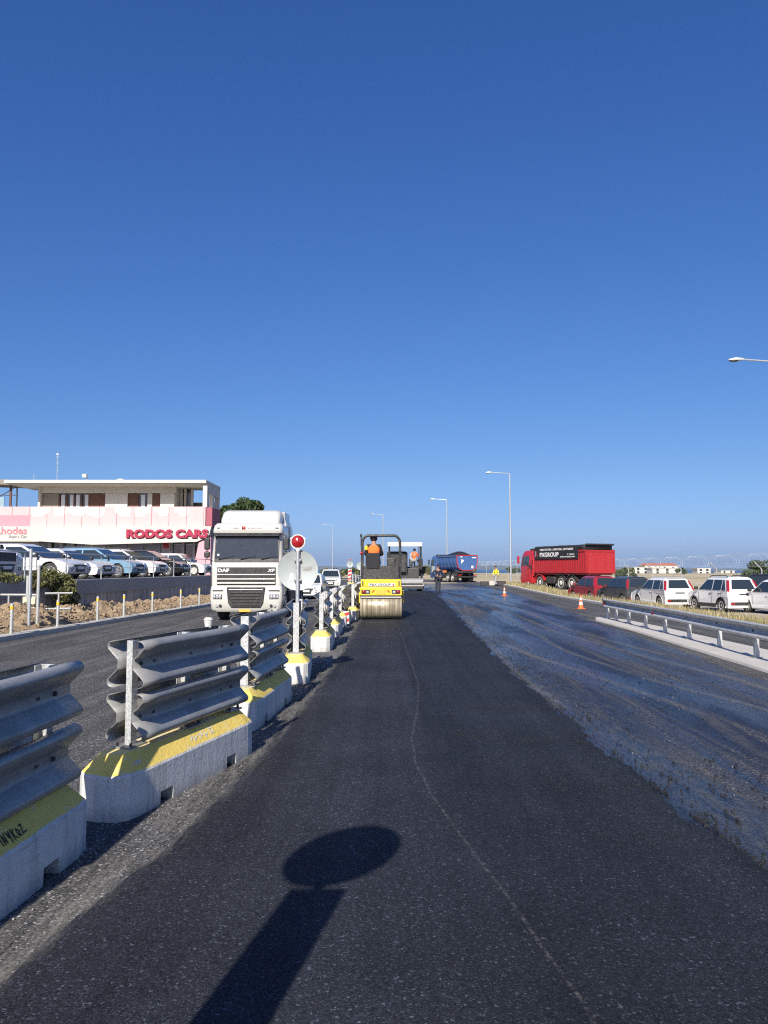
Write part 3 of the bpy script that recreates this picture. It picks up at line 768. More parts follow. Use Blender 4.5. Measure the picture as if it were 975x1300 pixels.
# white paper cup left on top of the second barrier
cup = thing('drink_cup', 'white takeaway cup with a dark straw left on top of a steel beam', 'cup', (-1.455, 6.42, 1.062)); cup.scale = (.82, .82, .82)
mb = MB(); mb.lathe([(.030, 0), (.033, .003), (.045, .075), (.046, .078)], n=20); mb.build('cup_body', M['white_band'], cup, smooth=True)
mb = MB(); mb.lathe([(.048, .078), (.048, .086), (.040, .092), (.034, .104), (.006, .108)], n=20); mb.build('lid', M['white_paint'], cup, smooth=True)
mb = MB(); mb.tube([(0, 0, .10), (-.006, 0, .165), (-.012, 0, .185)], .0035, 6); mb.build('straw', M['dark_metal'], cup)

# round sign (seen from the back) with a red lamp
signback = mat('sign_back_aluminium', (.38, .42, .41), .5, metal=.3, var=.10, vs=2.5, dust=.06)
rust = dust_overlay('rust_smear', (.22, .13, .07), (.38, .6), 14, .9)
def round_sign(loc, z, label, r=.285, group=None, lamp=True, pole0=.39, face=0):
    t = thing('round_sign', label, 'road sign', loc, face, group)
    mb = MB(); mb.lathe([(r - .012, -.004), (r, -.008), (r, .008), (r - .006, .010), (r - .010, .0)], axis='y', c=(0, .045, z), n=48)
    mb.lathe([(.004, -.001), (r - .009, -.001), (r - .009, .003), (.004, .003)], axis='y', c=(0, .045, z), n=48)
    d = mb.build('sign_disc', signback, t, smooth=True, ang=40)
    mb = MB(); mb.cyl((0, 0, pole0), (0, 0, z + r * 1.02), .027, n=14); mb.build('pole', M['steel_pole'], t, smooth=True)
    mb = MB()
    for dz in (-.14, .14): mb.box((0, .014, z + dz), (.10, .06, .03))
    mb.build('bracket', M['galv'], t, bevel=.004)
    if lamp:
        l = MB(); l.lathe([(.0, -.058), (.052, -.05), (.082, -.03), (.09, 0), (.09, .02), (.0, .03)], axis='y', c=(0, 0, z + .40), n=24)
        lo = l.build('warning_lamp', M['red_lens'], t, smooth=True)
        l = MB(); l.lathe([(.089, -.022), (.105, -.022), (.105, .022), (.089, .022)], axis='y', c=(0, 0, z + .40), n=24, caps=False)
        l.box((0, 0, z + .29), (.05, .05, .05)); l.cyl((0, 0, z + .25), (0, 0, z + .30), .02)
        l.box((.09, 0, z + .455), (.05, .02, .012), ry=.6); l.box((-.09, 0, z + .455), (.05, .02, .012), ry=-.6)
        l.build('lamp_housing', M['white_paint'], lo, smooth=True)
    return t, d
sg, dsc = round_sign((-1.215, 10.85, 0), 1.53, 'grey back of a round road sign topped by a red lamp, near the white truck', face=R(3))
mb = MB(); mb.box((-.09, .0385, 1.53 - .1), (.05, .002, .115), ry=.1); mb.build('sticker', M['white_band'], dsc)
mb = MB(); q = mb
for j in range(5):
    pass
rows = []; fad = []
for j in range(7):
    rows.append([q.P((.05 + .20 * k / 8, .0395, 1.545 + (j - 3) * .016 + .01 * (k / 8))) for k in range(9)]); fad += [sin(pi * k / 8) * sin(pi * j / 6) for k in range(9)]
for r0, r1 in zip(rows, rows[1:]):
    for k in range(8): q.F((r0[k], r0[k + 1], r1[k + 1], r1[k]))
ro = q.build('rust_smear', rust, dsc, fix=False); at = ro.data.attributes.new('fade', 'FLOAT', 'POINT'); at.data.foreach_set('value', fad)

def striped(name, parent, w_, h_, z, y=-.02, back=False):
    mb = MB(); mb.box((0, y, z), (w_, .012, h_)); p = mb.build(name, M['white_band'], parent, bevel=.002)
    mb = MB(); n_ = max(2, int(h_ / .28))
    for k in range(n_):
        zc = z - h_ / 2 + h_ * (k + .5) / n_; hh = h_ / n_ * .25; sk = w_ * .3
        zl = max(z - h_ / 2 + .002, zc - hh - sk / 2)
        mb.poly([(-w_ / 2 + .004, y - .008, zl), (w_ / 2 - .004, y - .008, zc - hh + sk / 2), (w_ / 2 - .004, y - .008, min(z + h_ / 2 - .002, zc + hh + sk / 2)), (-w_ / 2 + .004, y - .008, zc + hh - sk / 2)])
    mb.build('stripe', M['red_paint'], p, fix=False); return p
s2, _ = round_sign((-3.05, 68.9, 0), 1.95, 'distant round sign over a red and white striped panel, left of the roller', r=.29, face=0)
striped('striped_panel', s2, .34, 1.0, 1.0, -.04)
s3, _ = round_sign((-1.62, 53.3, 0), 1.75, 'round sign half hidden behind the roll bar of the roller', r=.29, lamp=False)
# the sign that throws the shadow in front of the camera stands behind the photographer's left shoulder
s4 = thing('shadow_sign', 'round sign over a plain upright panel whose shadow lies on the fresh asphalt', 'road sign', (-.865, .87, 0))
ca, sa = cos(R(20)), sin(R(20))
ZD = 2.43
mb = MB(); mb.M = Mx.Translation((0, 0, ZD)) @ Mx.Rotation(R(14), 4, 'Z'); mb.lathe([(.0, -.006), (.305, -.006), (.305, .006), (.0, .006)], axis='y', n=56); mb.build('sign_disc', signback, s4)
mb = MB(); mb.box((0, .03, ZD - .350 - .78), (.27, .014, 1.56)); mb.build('back_panel', M['white_band'], s4, bevel=.003)
mb = MB(); mb.cyl((0, .065, .03), (0, .065, ZD + .2), .026, n=12); mb.build('pole', M['steel_pole'], s4, smooth=True)
mb = MB(); mb.box((0, .03, .045), (.42, .42, .08), tx=.8, ty=.8); mb.build('foot', M['rubber'], s4, bevel=.01)

# small reflector on a barrier nose
rf = thing('reflector', 'small red and white reflector plate at the foot of a barrier', 'reflector', (-1.02, 20.9, 0))
striped('plate', rf, .16, .34, .24, -.02)

# ---------------- guard rail on the island
gr = thing('guard_rail', 'long galvanised guard rail on posts along the white concrete island at right', 'guard rail', (6.4, 15, 0))
GL = [(6.02, -9), (6.05, 2), (6.18, 9), (6.33, 13.23), (6.5, 15.3), (6.62, 18.2), (6.70, 20.7), (6.78, 23.3)]
rings = []
GP = [(-.03 - a, z) for a, z in wprof()]
for y in frange(-9, 23.7, lambda y: .5):
    x = interp(GL, y) - gr.location.x; z0 = zt(interp(GL, y), y) + .345 + .012 * n1(y * .35, 3)
    rings.append([(x + a, y - 15, z0 + .035 + z * .84) for a, z in GP])
mb = MB(); mb.loft(rings, closed=False, caps=False); rb = mb.build('guard_beam', M['galv_rail'], gr, smooth=True, ang=33, solid=.004)
yp = -8.0
py_ = [-8, -6, -4, -2, 0, 2, 4, 5.8, 7.6, 9.45, 11.4, 13.23, 15.0, 16.7, 18.3, 19.8, 21.3, 22.6, 23.5]
for y in py_:
    x = interp(GL, y) - gr.location.x; z = zt(interp(GL, y), y) + .025
    mb = MB(); mb.loft([[(x - .028, y - 15 - .03, zz), (x - .028, y - 15 + .03, zz), (x - .022, y - 15 + .03, zz), (x - .022, y - 15 - .024, zz), (x + .045, y - 15 - .024, zz), (x + .045, y - 15 + .03, zz), (x + .051, y - 15 + .03, zz), (x + .051, y - 15 - .03, zz)] for zz in (z - .05, z + .60)])
    p = mb.build('post', M['zinc'], gr, bevel=.002)
    mb = MB(); mb.box((x + .012, y - 15, z + .022), (.16, .16, .012)); mb.build('base_plate', M['galv'], p)
for y in py_: mb = MB(); mb.box((interp(GL, y) - gr.location.x - .036, y - 15, zt(6.4, y) + .50), (.012, .05, .03)); mb.build('bolt', M['dark_metal'], rb)
for y in (23.6, 18.9):
    mb = MB(); mb.box((interp(GL, y) - gr.location.x - .085, y - 15, zt(6.5, y) + .50 + (.0 if y > 20 else -.06)), (.03, .12, .12)); mb.build('reflector', M['red_lens'], gr, bevel=.01)

# ---------------- traffic cones
def make_cone():
    t = thing('traffic_cone', 'x', 'traffic cone', group='traffic cones on the lane edge')
    mb = MB(); mb.box((0, 0, .02), (.38, .38, .04)); mb.build('base', M['orange_cone'], t, bevel=.012)
    r = lambda z: .135 - (.135 - .03) * (z - .04) / .68
    mb = MB(); mb.lathe([(.155, .04), (r(.06), .06), (r(.72), .72), (.022, .72)], n=28); c = mb.build('cone_body', M['orange_cone'], t, smooth=True)
    for z0, z1 in ((.22, .37), (.47, .60)):
        mb = MB(); mb.lathe([(r(z0) + .003, z0), (r(z1) + .003, z1)], n=28, caps=False); mb.build('band', M['white_band'], c, smooth='all', fix=False)
    return t
cone = make_cone(); cone.scale = (.74, .74, .74); cone.location = (7.62, 29.95, 0); cone['label'] = 'near traffic cone, orange and white, beside the end of the guard rail'
c2 = dup(cone, (6.95, 44.6, 0), .4, 'far traffic cone, small, left of the red tipper by the lamp post')
c2.scale = (.70, .70, .70)
# ---------------- wheels
def wheel(parent, c, r, wd, m_rim, side=1, spokes=5, truck=False, name='wheel'):
    """axis along local x; side=+1 means the outer face looks to +x"""
    mb = MB(); h = wd / 2; k = .72 if truck else .66
    mb.lathe([(r * k, -h * .8), (r * .9, -h), (r * .985, -h * .78), (r, -h * .3), (r, h * .3), (r * .985, h * .78), (r * .9, h), (r * k, h * .8), (r * k * .97, 0)], axis='x', n=32, caps=False)
    for ring in ():
        pass
    mb.lathe([(.001, -h * .7), (r * k, -h * .7)], axis='x', n=32, caps=False)
    w_ = mb.build(name, M['rubber'], parent, smooth=True, ang=50); w_.location = c
    mb = MB(); s = side * h
    if truck:
        mb.lathe([(r * k * 1.0, s * .8), (r * k * .93, s * .86), (r * k * .86, s * .5), (r * k * .5, s * .42), (r * k * .46, s * .85), (r * k * .30, s * .98), (.001, s * 1.0)], axis='x', n=28, caps=False)
    else:
        mb.lathe([(r * k * 1.0, s * .8), (r * k * .92, s * .84), (r * k * .86, s * .35), (.001, s * .30)], axis='x', n=28, caps=False)
        for q in range(spokes):
            a = 2 * pi * q / spokes
            mb.loft([[(s * .62, cos(a + d) * rr, sin(a + d) * rr) for d, rr in ((-.30, r * .12), (.30, r * .12))] + [(s * .78, cos(a + d) * r * k * .93, sin(a + d) * r * k * .93) for d in (.16, -.16)], [(s * .48, cos(a + d) * rr, sin(a + d) * rr) for d, rr in ((-.30, r * .12), (.30, r * .12))] + [(s * .6, cos(a + d) * r * k * .93, sin(a + d) * r * k * .93) for d in (.16, -.16)]])
        mb.lathe([(r * .15, s * .5), (r * .14, s * .72), (.001, s * .74)], axis='x', n=16, caps=False)
    mb.build('rim', m_rim, w_, smooth=True, ang=40)
    return w_
def rrect(hw, y0, y1, e, n=4, q=1.0):
    pts = []
    for (cx, cy, a0) in ((hw - e, y1 - e, 0), (-hw + e, y1 - e, 90), (-hw + e, y0 + e, 180), (hw - e, y0 + e, 270)):
        for k in range(n + 1):
            a = R(a0 + 90 * k / n); pts.append((cx + e * cos(a), cy + e * sin(a)))
    return pts
def slab(pts, off, nrm, th):
    """thin solid from a planar outline, lifted off along nrm"""
    n_ = V(nrm).normalized(); mb = MB()
    mb.loft([[V(p) + n_ * off for p in pts], [V(p) + n_ * (off + th) for p in pts]]); return mb

# ---------------- white tractor unit coming towards the camera
def white_truck():
    t = thing('articulated_truck', 'white tractor truck with tall roof fairing driving towards us on the left carriageway', 'truck', (-4.68, 26.2, -.22))
    W_ = M['white_paint']
    mb = MB(); prof = [(.98, 1.19, .06, .10), (1.25, 1.205, .04, .14), (1.82, 1.215, .03, .16), (2.04, 1.215, .04, .17), (2.92, 1.19, .17, .20), (3.0, 1.20, .12, .20), (3.10, 1.20, .10, .20), (3.26, 1.18, .20, .22), (3.34, 1.12, .32, .2)]
    mb.loft([[(x, y, z) for x, y in rrect(hw, y0, 2.25, e, 5)] for z, hw, y0, e in prof])
    mb.build('cab', W_, t, smooth=True, ang=38)
    mb = MB(); mb.loft([[(x, y, z) for x, y in rrect(hw, y0, 2.3, e, 5)] for z, hw, y0, e in ((3.30, 1.02, .5, .2), (3.50, 1.04, .62, .22), (3.74, 1.02, .86, .22), (3.84, .95, 1.1, .2))])
    fa = mb.build('roof_fairing', W_, t, smooth=True, ang=50)
    for sx in (-1, 1):
        mb = MB(); mb.loft([[(sx * 1.0, 1.2, z0), (sx * 1.2, 1.3, z0), (sx * 1.2, 2.9, z0), (sx * 1.0, 2.9, z0)] if z0 < 3.3 else [(sx * .98, 1.5, z0), (sx * 1.1, 1.6, z0), (sx * 1.1, 2.9, z0), (sx * .98, 2.9, z0)] for z0 in (3.28, 3.55, 3.82)])
        mb.build('side_deflector', W_, t, bevel=.03)
        mb = MB(); mb.box((sx * 1.19, 2.6, 2.1), (.05, .7, 2.3)); mb.build('cab_side_fairing', W_, t, bevel=.02)
    # bumper
    mb = MB(); mb.loft([[(x, y, z) for x, y in rrect(hw, y0, 1.0, .16, 5)] for z, hw, y0 in ((.31, 1.14, .08), (.40, 1.2, 0), (.72, 1.235, -.03), (1.0, 1.235, -.02), (1.17, 1.22, .03))])
    bp = mb.build('bumper', W_, t, smooth=True, ang=38)
    # windscreen and its black surround follow the raked front
    def fy(z): return .04 + (z - 2.04) / .88 * .13
    def front(pts, off, th, m, nm, par=None):
        return slab([(x, fy(z), z) for x, z in pts], off, (0, -1, .148), th).build(nm, m, par or t)
    front([(-1.10, 2.0), (1.10, 2.0), (1.09, 2.96), (-1.09, 2.96)], .004, .02, M['plastic'], 'windscreen_surround')
    ws = front([(-1.08, 2.12), (1.08, 2.12), (1.04, 2.86), (-1.04, 2.86)], .022, .02, M['glass'], 'windscreen')
    for x in (-.95, -.2, .5): 
        mb = MB(); mb.cyl((x, fy(2.1) - .06, 2.09), (x + .52, fy(2.22) - .055, 2.2), .012, n=6); mb.build('wiper', M['plastic'], ws)
    front([(-1.0, 2.2), (-.93, 2.2), (-.93, 2.27), (-1.0, 2.27)], .046, .002, M['white_band'], 'sticker', ws)
    mb = MB(); mb.loft([[(-1.16, .05, 2.99), (1.16, .05, 2.99), (1.16, .30, 2.99), (-1.16, .30, 2.99)], [(-1.10, -.06, 2.88), (1.10, -.06, 2.88), (1.12, .0, 2.88), (-1.12, .0, 2.88)]])
    mb.build('sun_visor', M['plastic'], t, bevel=.015)
    # upper grille: black field with white bars, badge letters
    mb = MB(); mb.box((0, .03, 1.52), (2.0, .03, .60)); mb.build('grille', M['plastic'], t, bevel=.02)
    for z in (1.57, 1.42, 1.285):
        mb = MB(); mb.box((0, .005, z), (1.98, .05, .042 if z > 1.3 else .055)); mb.build('grille_bar', W_, t, bevel=.01)
    text('badge', 'DAF', .155, M['white_letters'], t, (-.78, .009, 1.71), ext=.006, bold=.006, sx=1.35)
    text('badge', 'XF', .14, M['white_letters'], t, (.84, .009, 1.71), ext=.006, bold=.004, sx=1.3, shear=.2)
    cab_txt = (0, .092, 3.14)
    text('lettering', 'DIM', .11, M['grey_letters'], t, (-.40, .088, 3.16), ext=.002, rot=(R(90 - 0), 0, 0))
    text('lettering', 'M', .17, M['red_paint'], t, (-.13, .088, 3.16), ext=.002, bold=.004)
    text('lettering', 'KOROVAS', .11, M['grey_letters'], t, (.26, .088, 3.16), ext=.002)
    for x in (-1.0, 1.0):
        mb = MB(); mb.box((x, .10, 3.18), (.11, .03, .03)); mb.build('marker_lamp', M['clear_lens'], t)
    # lower grille
    mb = MB(); mb.prism([(-.66, 1.15), (.66, 1.15), (.60, .62), (.50, .46), (-.50, .46), (-.60, .62)], 'y', -.06, .05); lg = mb.build('lower_grille', M['plastic'], t, bevel=.03)
    for k in range(6):
        z = 1.06 - k * .105; hw = .58 - k * .028
        mb = MB(); mb.box((0, -.065, z), (hw * 2, .03, .045), rx=.35); mb.build('grille_slat', M['dark_metal'] if k else M['rim'], lg, bevel=.008)
    for sx in (-1, 1):
        mb = MB(); mb.loft([[(sx * .80, -.045, z0), (sx * 1.10, -.04, z0), (sx * 1.20, .07, z0), (sx * 1.2, .16, z0), (sx * .8, .1, z0)] for z0 in (.74, .90)])
        h = mb.build('headlight', M['plastic'], bp, bevel=.01)
        for q in range(3):
            mb = MB(); mb.ell((sx * (.87 + q * .10), -.05 + q * .012, .82), (.055, .025, .07)); mb.build('lens', M['clear_lens'] if q < 2 else M['orange_lens'], h, smooth='all') if False else mb.build('lens', M['clear_lens'], h, smooth='all')
        mb = MB(); mb.box((sx * .95, -.032, 1.035), (.36, .03, .03)); mb.build('air_slot', M['plastic'], bp)
        for q in (0, 1):
            mb = MB(); mb.lathe([(.05, -.045), (.05, -.02), (.001, -.03)], c=(sx * (.86 + q * .12), 0, .52), axis='y', n=16); mb.build('fog_lamp', M['plastic'] if (q == 0) else M['clear_lens'], bp)
        # mirrors on arms
        mb = MB(); mb.tube([(sx * 1.15, .12, 2.95), (sx * 1.34, -.02, 2.9), (sx * 1.34, -.02, 2.1), (sx * 1.18, .1, 2.05)], .02, 8); ar = mb.build('mirror_arm', M['plastic'], t, smooth=True)
        mb = MB(); mb.box((sx * 1.345, .02, 2.62), (.20, .12, .42)); mb.build('mirror', M['plastic'], ar, bevel=.05)
        mb = MB(); mb.box((sx * 1.345, .02, 2.25), (.20, .13, .22)); mb.build('mirror', M['plastic'], ar, bevel=.05)
        # doors, side windows, steps
        s = MB(); s.loft([[(sx * 1.198, .42, 2.02), (sx * 1.198, 1.35, 2.02), (sx * 1.18, 1.35, 2.72), (sx * 1.18, .55, 2.72)], [(sx * 1.222, .42, 2.02), (sx * 1.222, 1.35, 2.02), (sx * 1.203, 1.35, 2.72), (sx * 1.203, .55, 2.72)]]); s.build('side_window', M['glass'], t)
        mb = MB(); mb.box((sx * 1.222, 1.25, 1.75), (.03, .16, .04)); mb.build('door_handle', M['plastic'], t)
        for z in (.5, .85): 
            mb = MB(); mb.box((sx * 1.16, .62, z), (.18, .5, .05)); mb.build('step', M['dark_metal'], t)
        wheel(t, (sx * 1.03, 1.40, .50), .50, .32, M['steel_rim'], sx, truck=True)
        for y in (5.1, 6.4): wheel(t, (sx * .98, y, .50), .50, .50, M['steel_rim'], sx, truck=True)
        mb = MB(); mb.loft([[(sx * .8, 1.4 + .62 * cos(a), .5 + .62 * sin(a)), (sx * 1.22, 1.4 + .62 * cos(a), .5 + .62 * sin(a)), (sx * 1.22, 1.4 + .70 * cos(a), .5 + .70 * sin(a)), (sx * .8, 1.4 + .70 * cos(a), .5 + .70 * sin(a))] for a in [pi * k / 12 for k in range(13)]]); mb.build('mudguard', M['plastic'], t)
        mb = MB(); mb.prism(rrect(.28, .55, 1.15, .12), 'y', 2.5, 3.9) if False else mb.box((sx * .95, 3.3, .78), (.5, 1.4, .6)); mb.build('fuel_tank', M['dark_metal'], t, bevel=.12)
        mb = MB(); mb.box((sx * .42, 3.8, .95), (.09, 6.6, .28)); mb.build('chassis_rail', M['dark_metal'], t)
    mb = MB(); mb.box((0, 5.6, 1.2), (.9, 1.0, .12), rx=.04); mb.build('coupling_plate', M['dark_metal'], t, bevel=.02)
    mb = MB(); mb.box((0, 1.2, .7), (1.6, 1.6, .5)); mb.build('engine', M['dark_metal'], t)
    mb = MB(); mb.box((-.02, -.075, .36), (.38, .012, .09)); mb.build('number_plate', M['plate_yel'], t)
    return t
white_truck()

# ---------------- people: a skinned joint tree for the body, skinned shells for clothes
def skin_mesh(name, joints, edges, rad, m, parent, grow=0.0, subs=1):
    names = []
    for a, b in edges:
        for q in (a, b):
            if q not in names: names.append(q)
    me = bpy.data.meshes.new(name); me.from_pydata([joints[q] for q in names], [(names.index(a), names.index(b)) for a, b in edges], [])
    o = bpy.data.objects.new(name, me); COL.objects.link(o); o.parent = parent
    me.materials.append(m)
    sk = o.modifiers.new('skin', 'SKIN'); sk.use_smooth_shade = True
    d = me.skin_vertices[0].data
    for i, q in enumerate(names):
        r = rad[q]; r = r if isinstance(r, tuple) else (r, r)
        d[i].radius = (r[0] + grow, r[1] + grow); d[i].use_root = (i == 0)
    s = o.modifiers.new('subd', 'SUBSURF'); s.levels = s.render_levels = subs
    return o
def person(label, loc, rz, pose, top, legs, head_cover, scale=1.0, group=None, vest=None, boots='plastic'):
    t = thing('person', label, 'person', loc, rz, group); t.scale = (scale,) * 3
    J = {k: V(v) for k, v in pose.items()}
    rad = dict(pelvis=(.135, .10), spine=(.125, .095), chest=(.15, .105), neck=.052, skull=.085, crown=.07,
               sl=.062, el=.042, wl=.030, hl=.034, sr=.062, er=.042, wr=.030, hr=.034,
               tl=.085, kl=.056, al=.042, fl=.04, tr=.085, kr=.056, ar=.042, fr=.04)
    E0 = [('pelvis', 'spine'), ('spine', 'chest'), ('chest', 'neck'), ('neck', 'skull'), ('skull', 'crown'), ('chest', 'sl'), ('sl', 'el'), ('el', 'wl'), ('wl', 'hl'),
          ('chest', 'sr'), ('sr', 'er'), ('er', 'wr'), ('wr', 'hr'), ('pelvis', 'tl'), ('tl', 'kl'), ('kl', 'al'), ('al', 'fl'), ('pelvis', 'tr'), ('tr', 'kr'), ('kr', 'ar'), ('ar', 'fr')]
    EB = list(E0)
    for s, x in (('l', -1), ('r', 1)):      # five fingers on each hand
        d = (J['h' + s] - J['w' + s]).normalized(); side = d.cross(V((0, 1, 0)))
        side = side.normalized() if side.length > .1 else V((1, 0, 0)); up = side.cross(d)
        for f in range(5):
            a, b = 'f%d%s' % (f, s), 'g%d%s' % (f, s); ln = (.05, .062, .068, .062, .05)[f]
            if f == 0: J[a] = J['w' + s] + d * .05 + up * .045; J[b] = J[a] + d * .04 + up * .02; rad[a] = rad[b] = .010
            else: J[a] = J['h' + s] + d * .03 + up * (.035 - .022 * (f - 1)); J[b] = J[a] + d * ln + side * .02; rad[a] = rad[b] = .009
            EB += [('w' + s if f == 0 else 'h' + s, a), (a, b)]
    body = skin_mesh('body', J, EB, rad, M['skin'], t)
    hd = J['skull'] * .5 + J['crown'] * .5; fwd = V((0, 1, 0))
    g = lambda *n: [e for e in E0 if e[0] in n and e[1] in n]
    skin_mesh('trousers', J, g('pelvis', 'tl', 'kl', 'al', 'tr', 'kr', 'ar') , rad, legs, t, .022)
    skin_mesh('top', J, g('spine', 'chest', 'sl', 'el', 'wl', 'sr', 'er', 'wr') + [('pelvis', 'spine')], rad, top, t, .024)
    if vest: skin_mesh('vest', J, g('pelvis', 'spine', 'chest', 'sl', 'sr'), dict(rad, sl=.07, sr=.07), vest, t, .04)
    for s in 'lr': skin_mesh('boot', J, [('a' + s, 'f' + s)], rad, M[boots], t, .018)
    mb = MB()
    if head_cover == 'helmet': mb.ell(hd + V((0, 0, .035)), (.125, .145, .105), 16, 8); mb.build('helmet', M['plastic'], t, smooth='all')
    else: mb.ell(hd + V((0, -.018, .028)), (.098, .108, .10), 16, 8); mb.build('hair', M['hair'], t, smooth='all')
    mb = MB(); mb.ell(hd + fwd * .098 + V((0, 0, -.02)), (.016, .022, .024), 8, 6); mb.build('nose', M['skin'], body, smooth='all')
    for x in (-1, 1):
        mb = MB(); mb.ell(hd + fwd * .085 + V((x * .034, 0, .012)), (.013, .01, .009), 8, 6); mb.build('eye', M['plastic'], body, smooth='all')
        mb = MB(); mb.ell(hd + V((x * .092, 0, -.01)), (.014, .024, .034), 8, 6); mb.build('ear', M['skin'], body, smooth='all')
    mb = MB(); mb.ell(hd + fwd * .088 + V((0, 0, -.062)), (.026, .01, .008), 8, 6); mb.build('mouth', M['red_paint'] if False else M['hair'], body, smooth='all')
    return t
STAND = dict(pelvis=(0, 0, .96), spine=(0, 0, 1.14), chest=(0, 0, 1.36), neck=(0, .01, 1.51), skull=(0, .03, 1.61), crown=(0, .03, 1.69),
             sl=(-.19, 0, 1.42), el=(-.25, -.03, 1.15), wl=(-.25, .06, .92), hl=(-.25, .08, .84), sr=(.19, 0, 1.42), er=(.25, -.03, 1.15), wr=(.25, .06, .92), hr=(.25, .08, .84),
             tl=(-.10, 0, .90), kl=(-.11, .02, .49), al=(-.12, 0, .08), fl=(-.13, .15, .045), tr=(.10, 0, .90), kr=(.11, .02, .49), ar=(.12, 0, .08), fr=(.13, .15, .045))
AKIMBO = dict(STAND, el=(-.40, -.06, 1.18), wl=(-.20, .07, 1.03), hl=(-.13, .10, 1.0), er=(.40, -.06, 1.18), wr=(.20, .07, 1.03), hr=(.13, .10, 1.0))
WALK = dict(STAND, kl=(-.10, .16, .50), al=(-.10, .10, .10), fl=(-.11, .25, .06), kr=(.10, .0, .50), ar=(.10, -.22, .12), fr=(.11, -.09, .05), el=(-.27, -.10, 1.15), wl=(-.26, .0, .93), hl=(-.25, .03, .85), er=(.27, .04, 1.15), wr=(.24, .20, .98), hr=(.23, .26, .92))
SIT = dict(STAND, pelvis=(0, 0, .46), spine=(0, -.01, .64), chest=(0, .0, .86), neck=(0, .03, 1.01), skull=(0, .06, 1.11), crown=(0, .06, 1.19), sl=(-.19, 0, .92), el=(-.27, .10, .66), wl=(-.2, .34, .66), hl=(-.18, .42, .67), sr=(.19, 0, .92), er=(.27, .10, .66), wr=(.2, .34, .66), hr=(.18, .42, .67),
           tl=(-.11, .03, .46), kl=(-.15, .46, .50), al=(-.15, .50, .09), fl=(-.15, .64, .05), tr=(.11, .03, .46), kr=(.15, .46, .50), ar=(.15, .50, .09), fr=(.15, .64, .05))

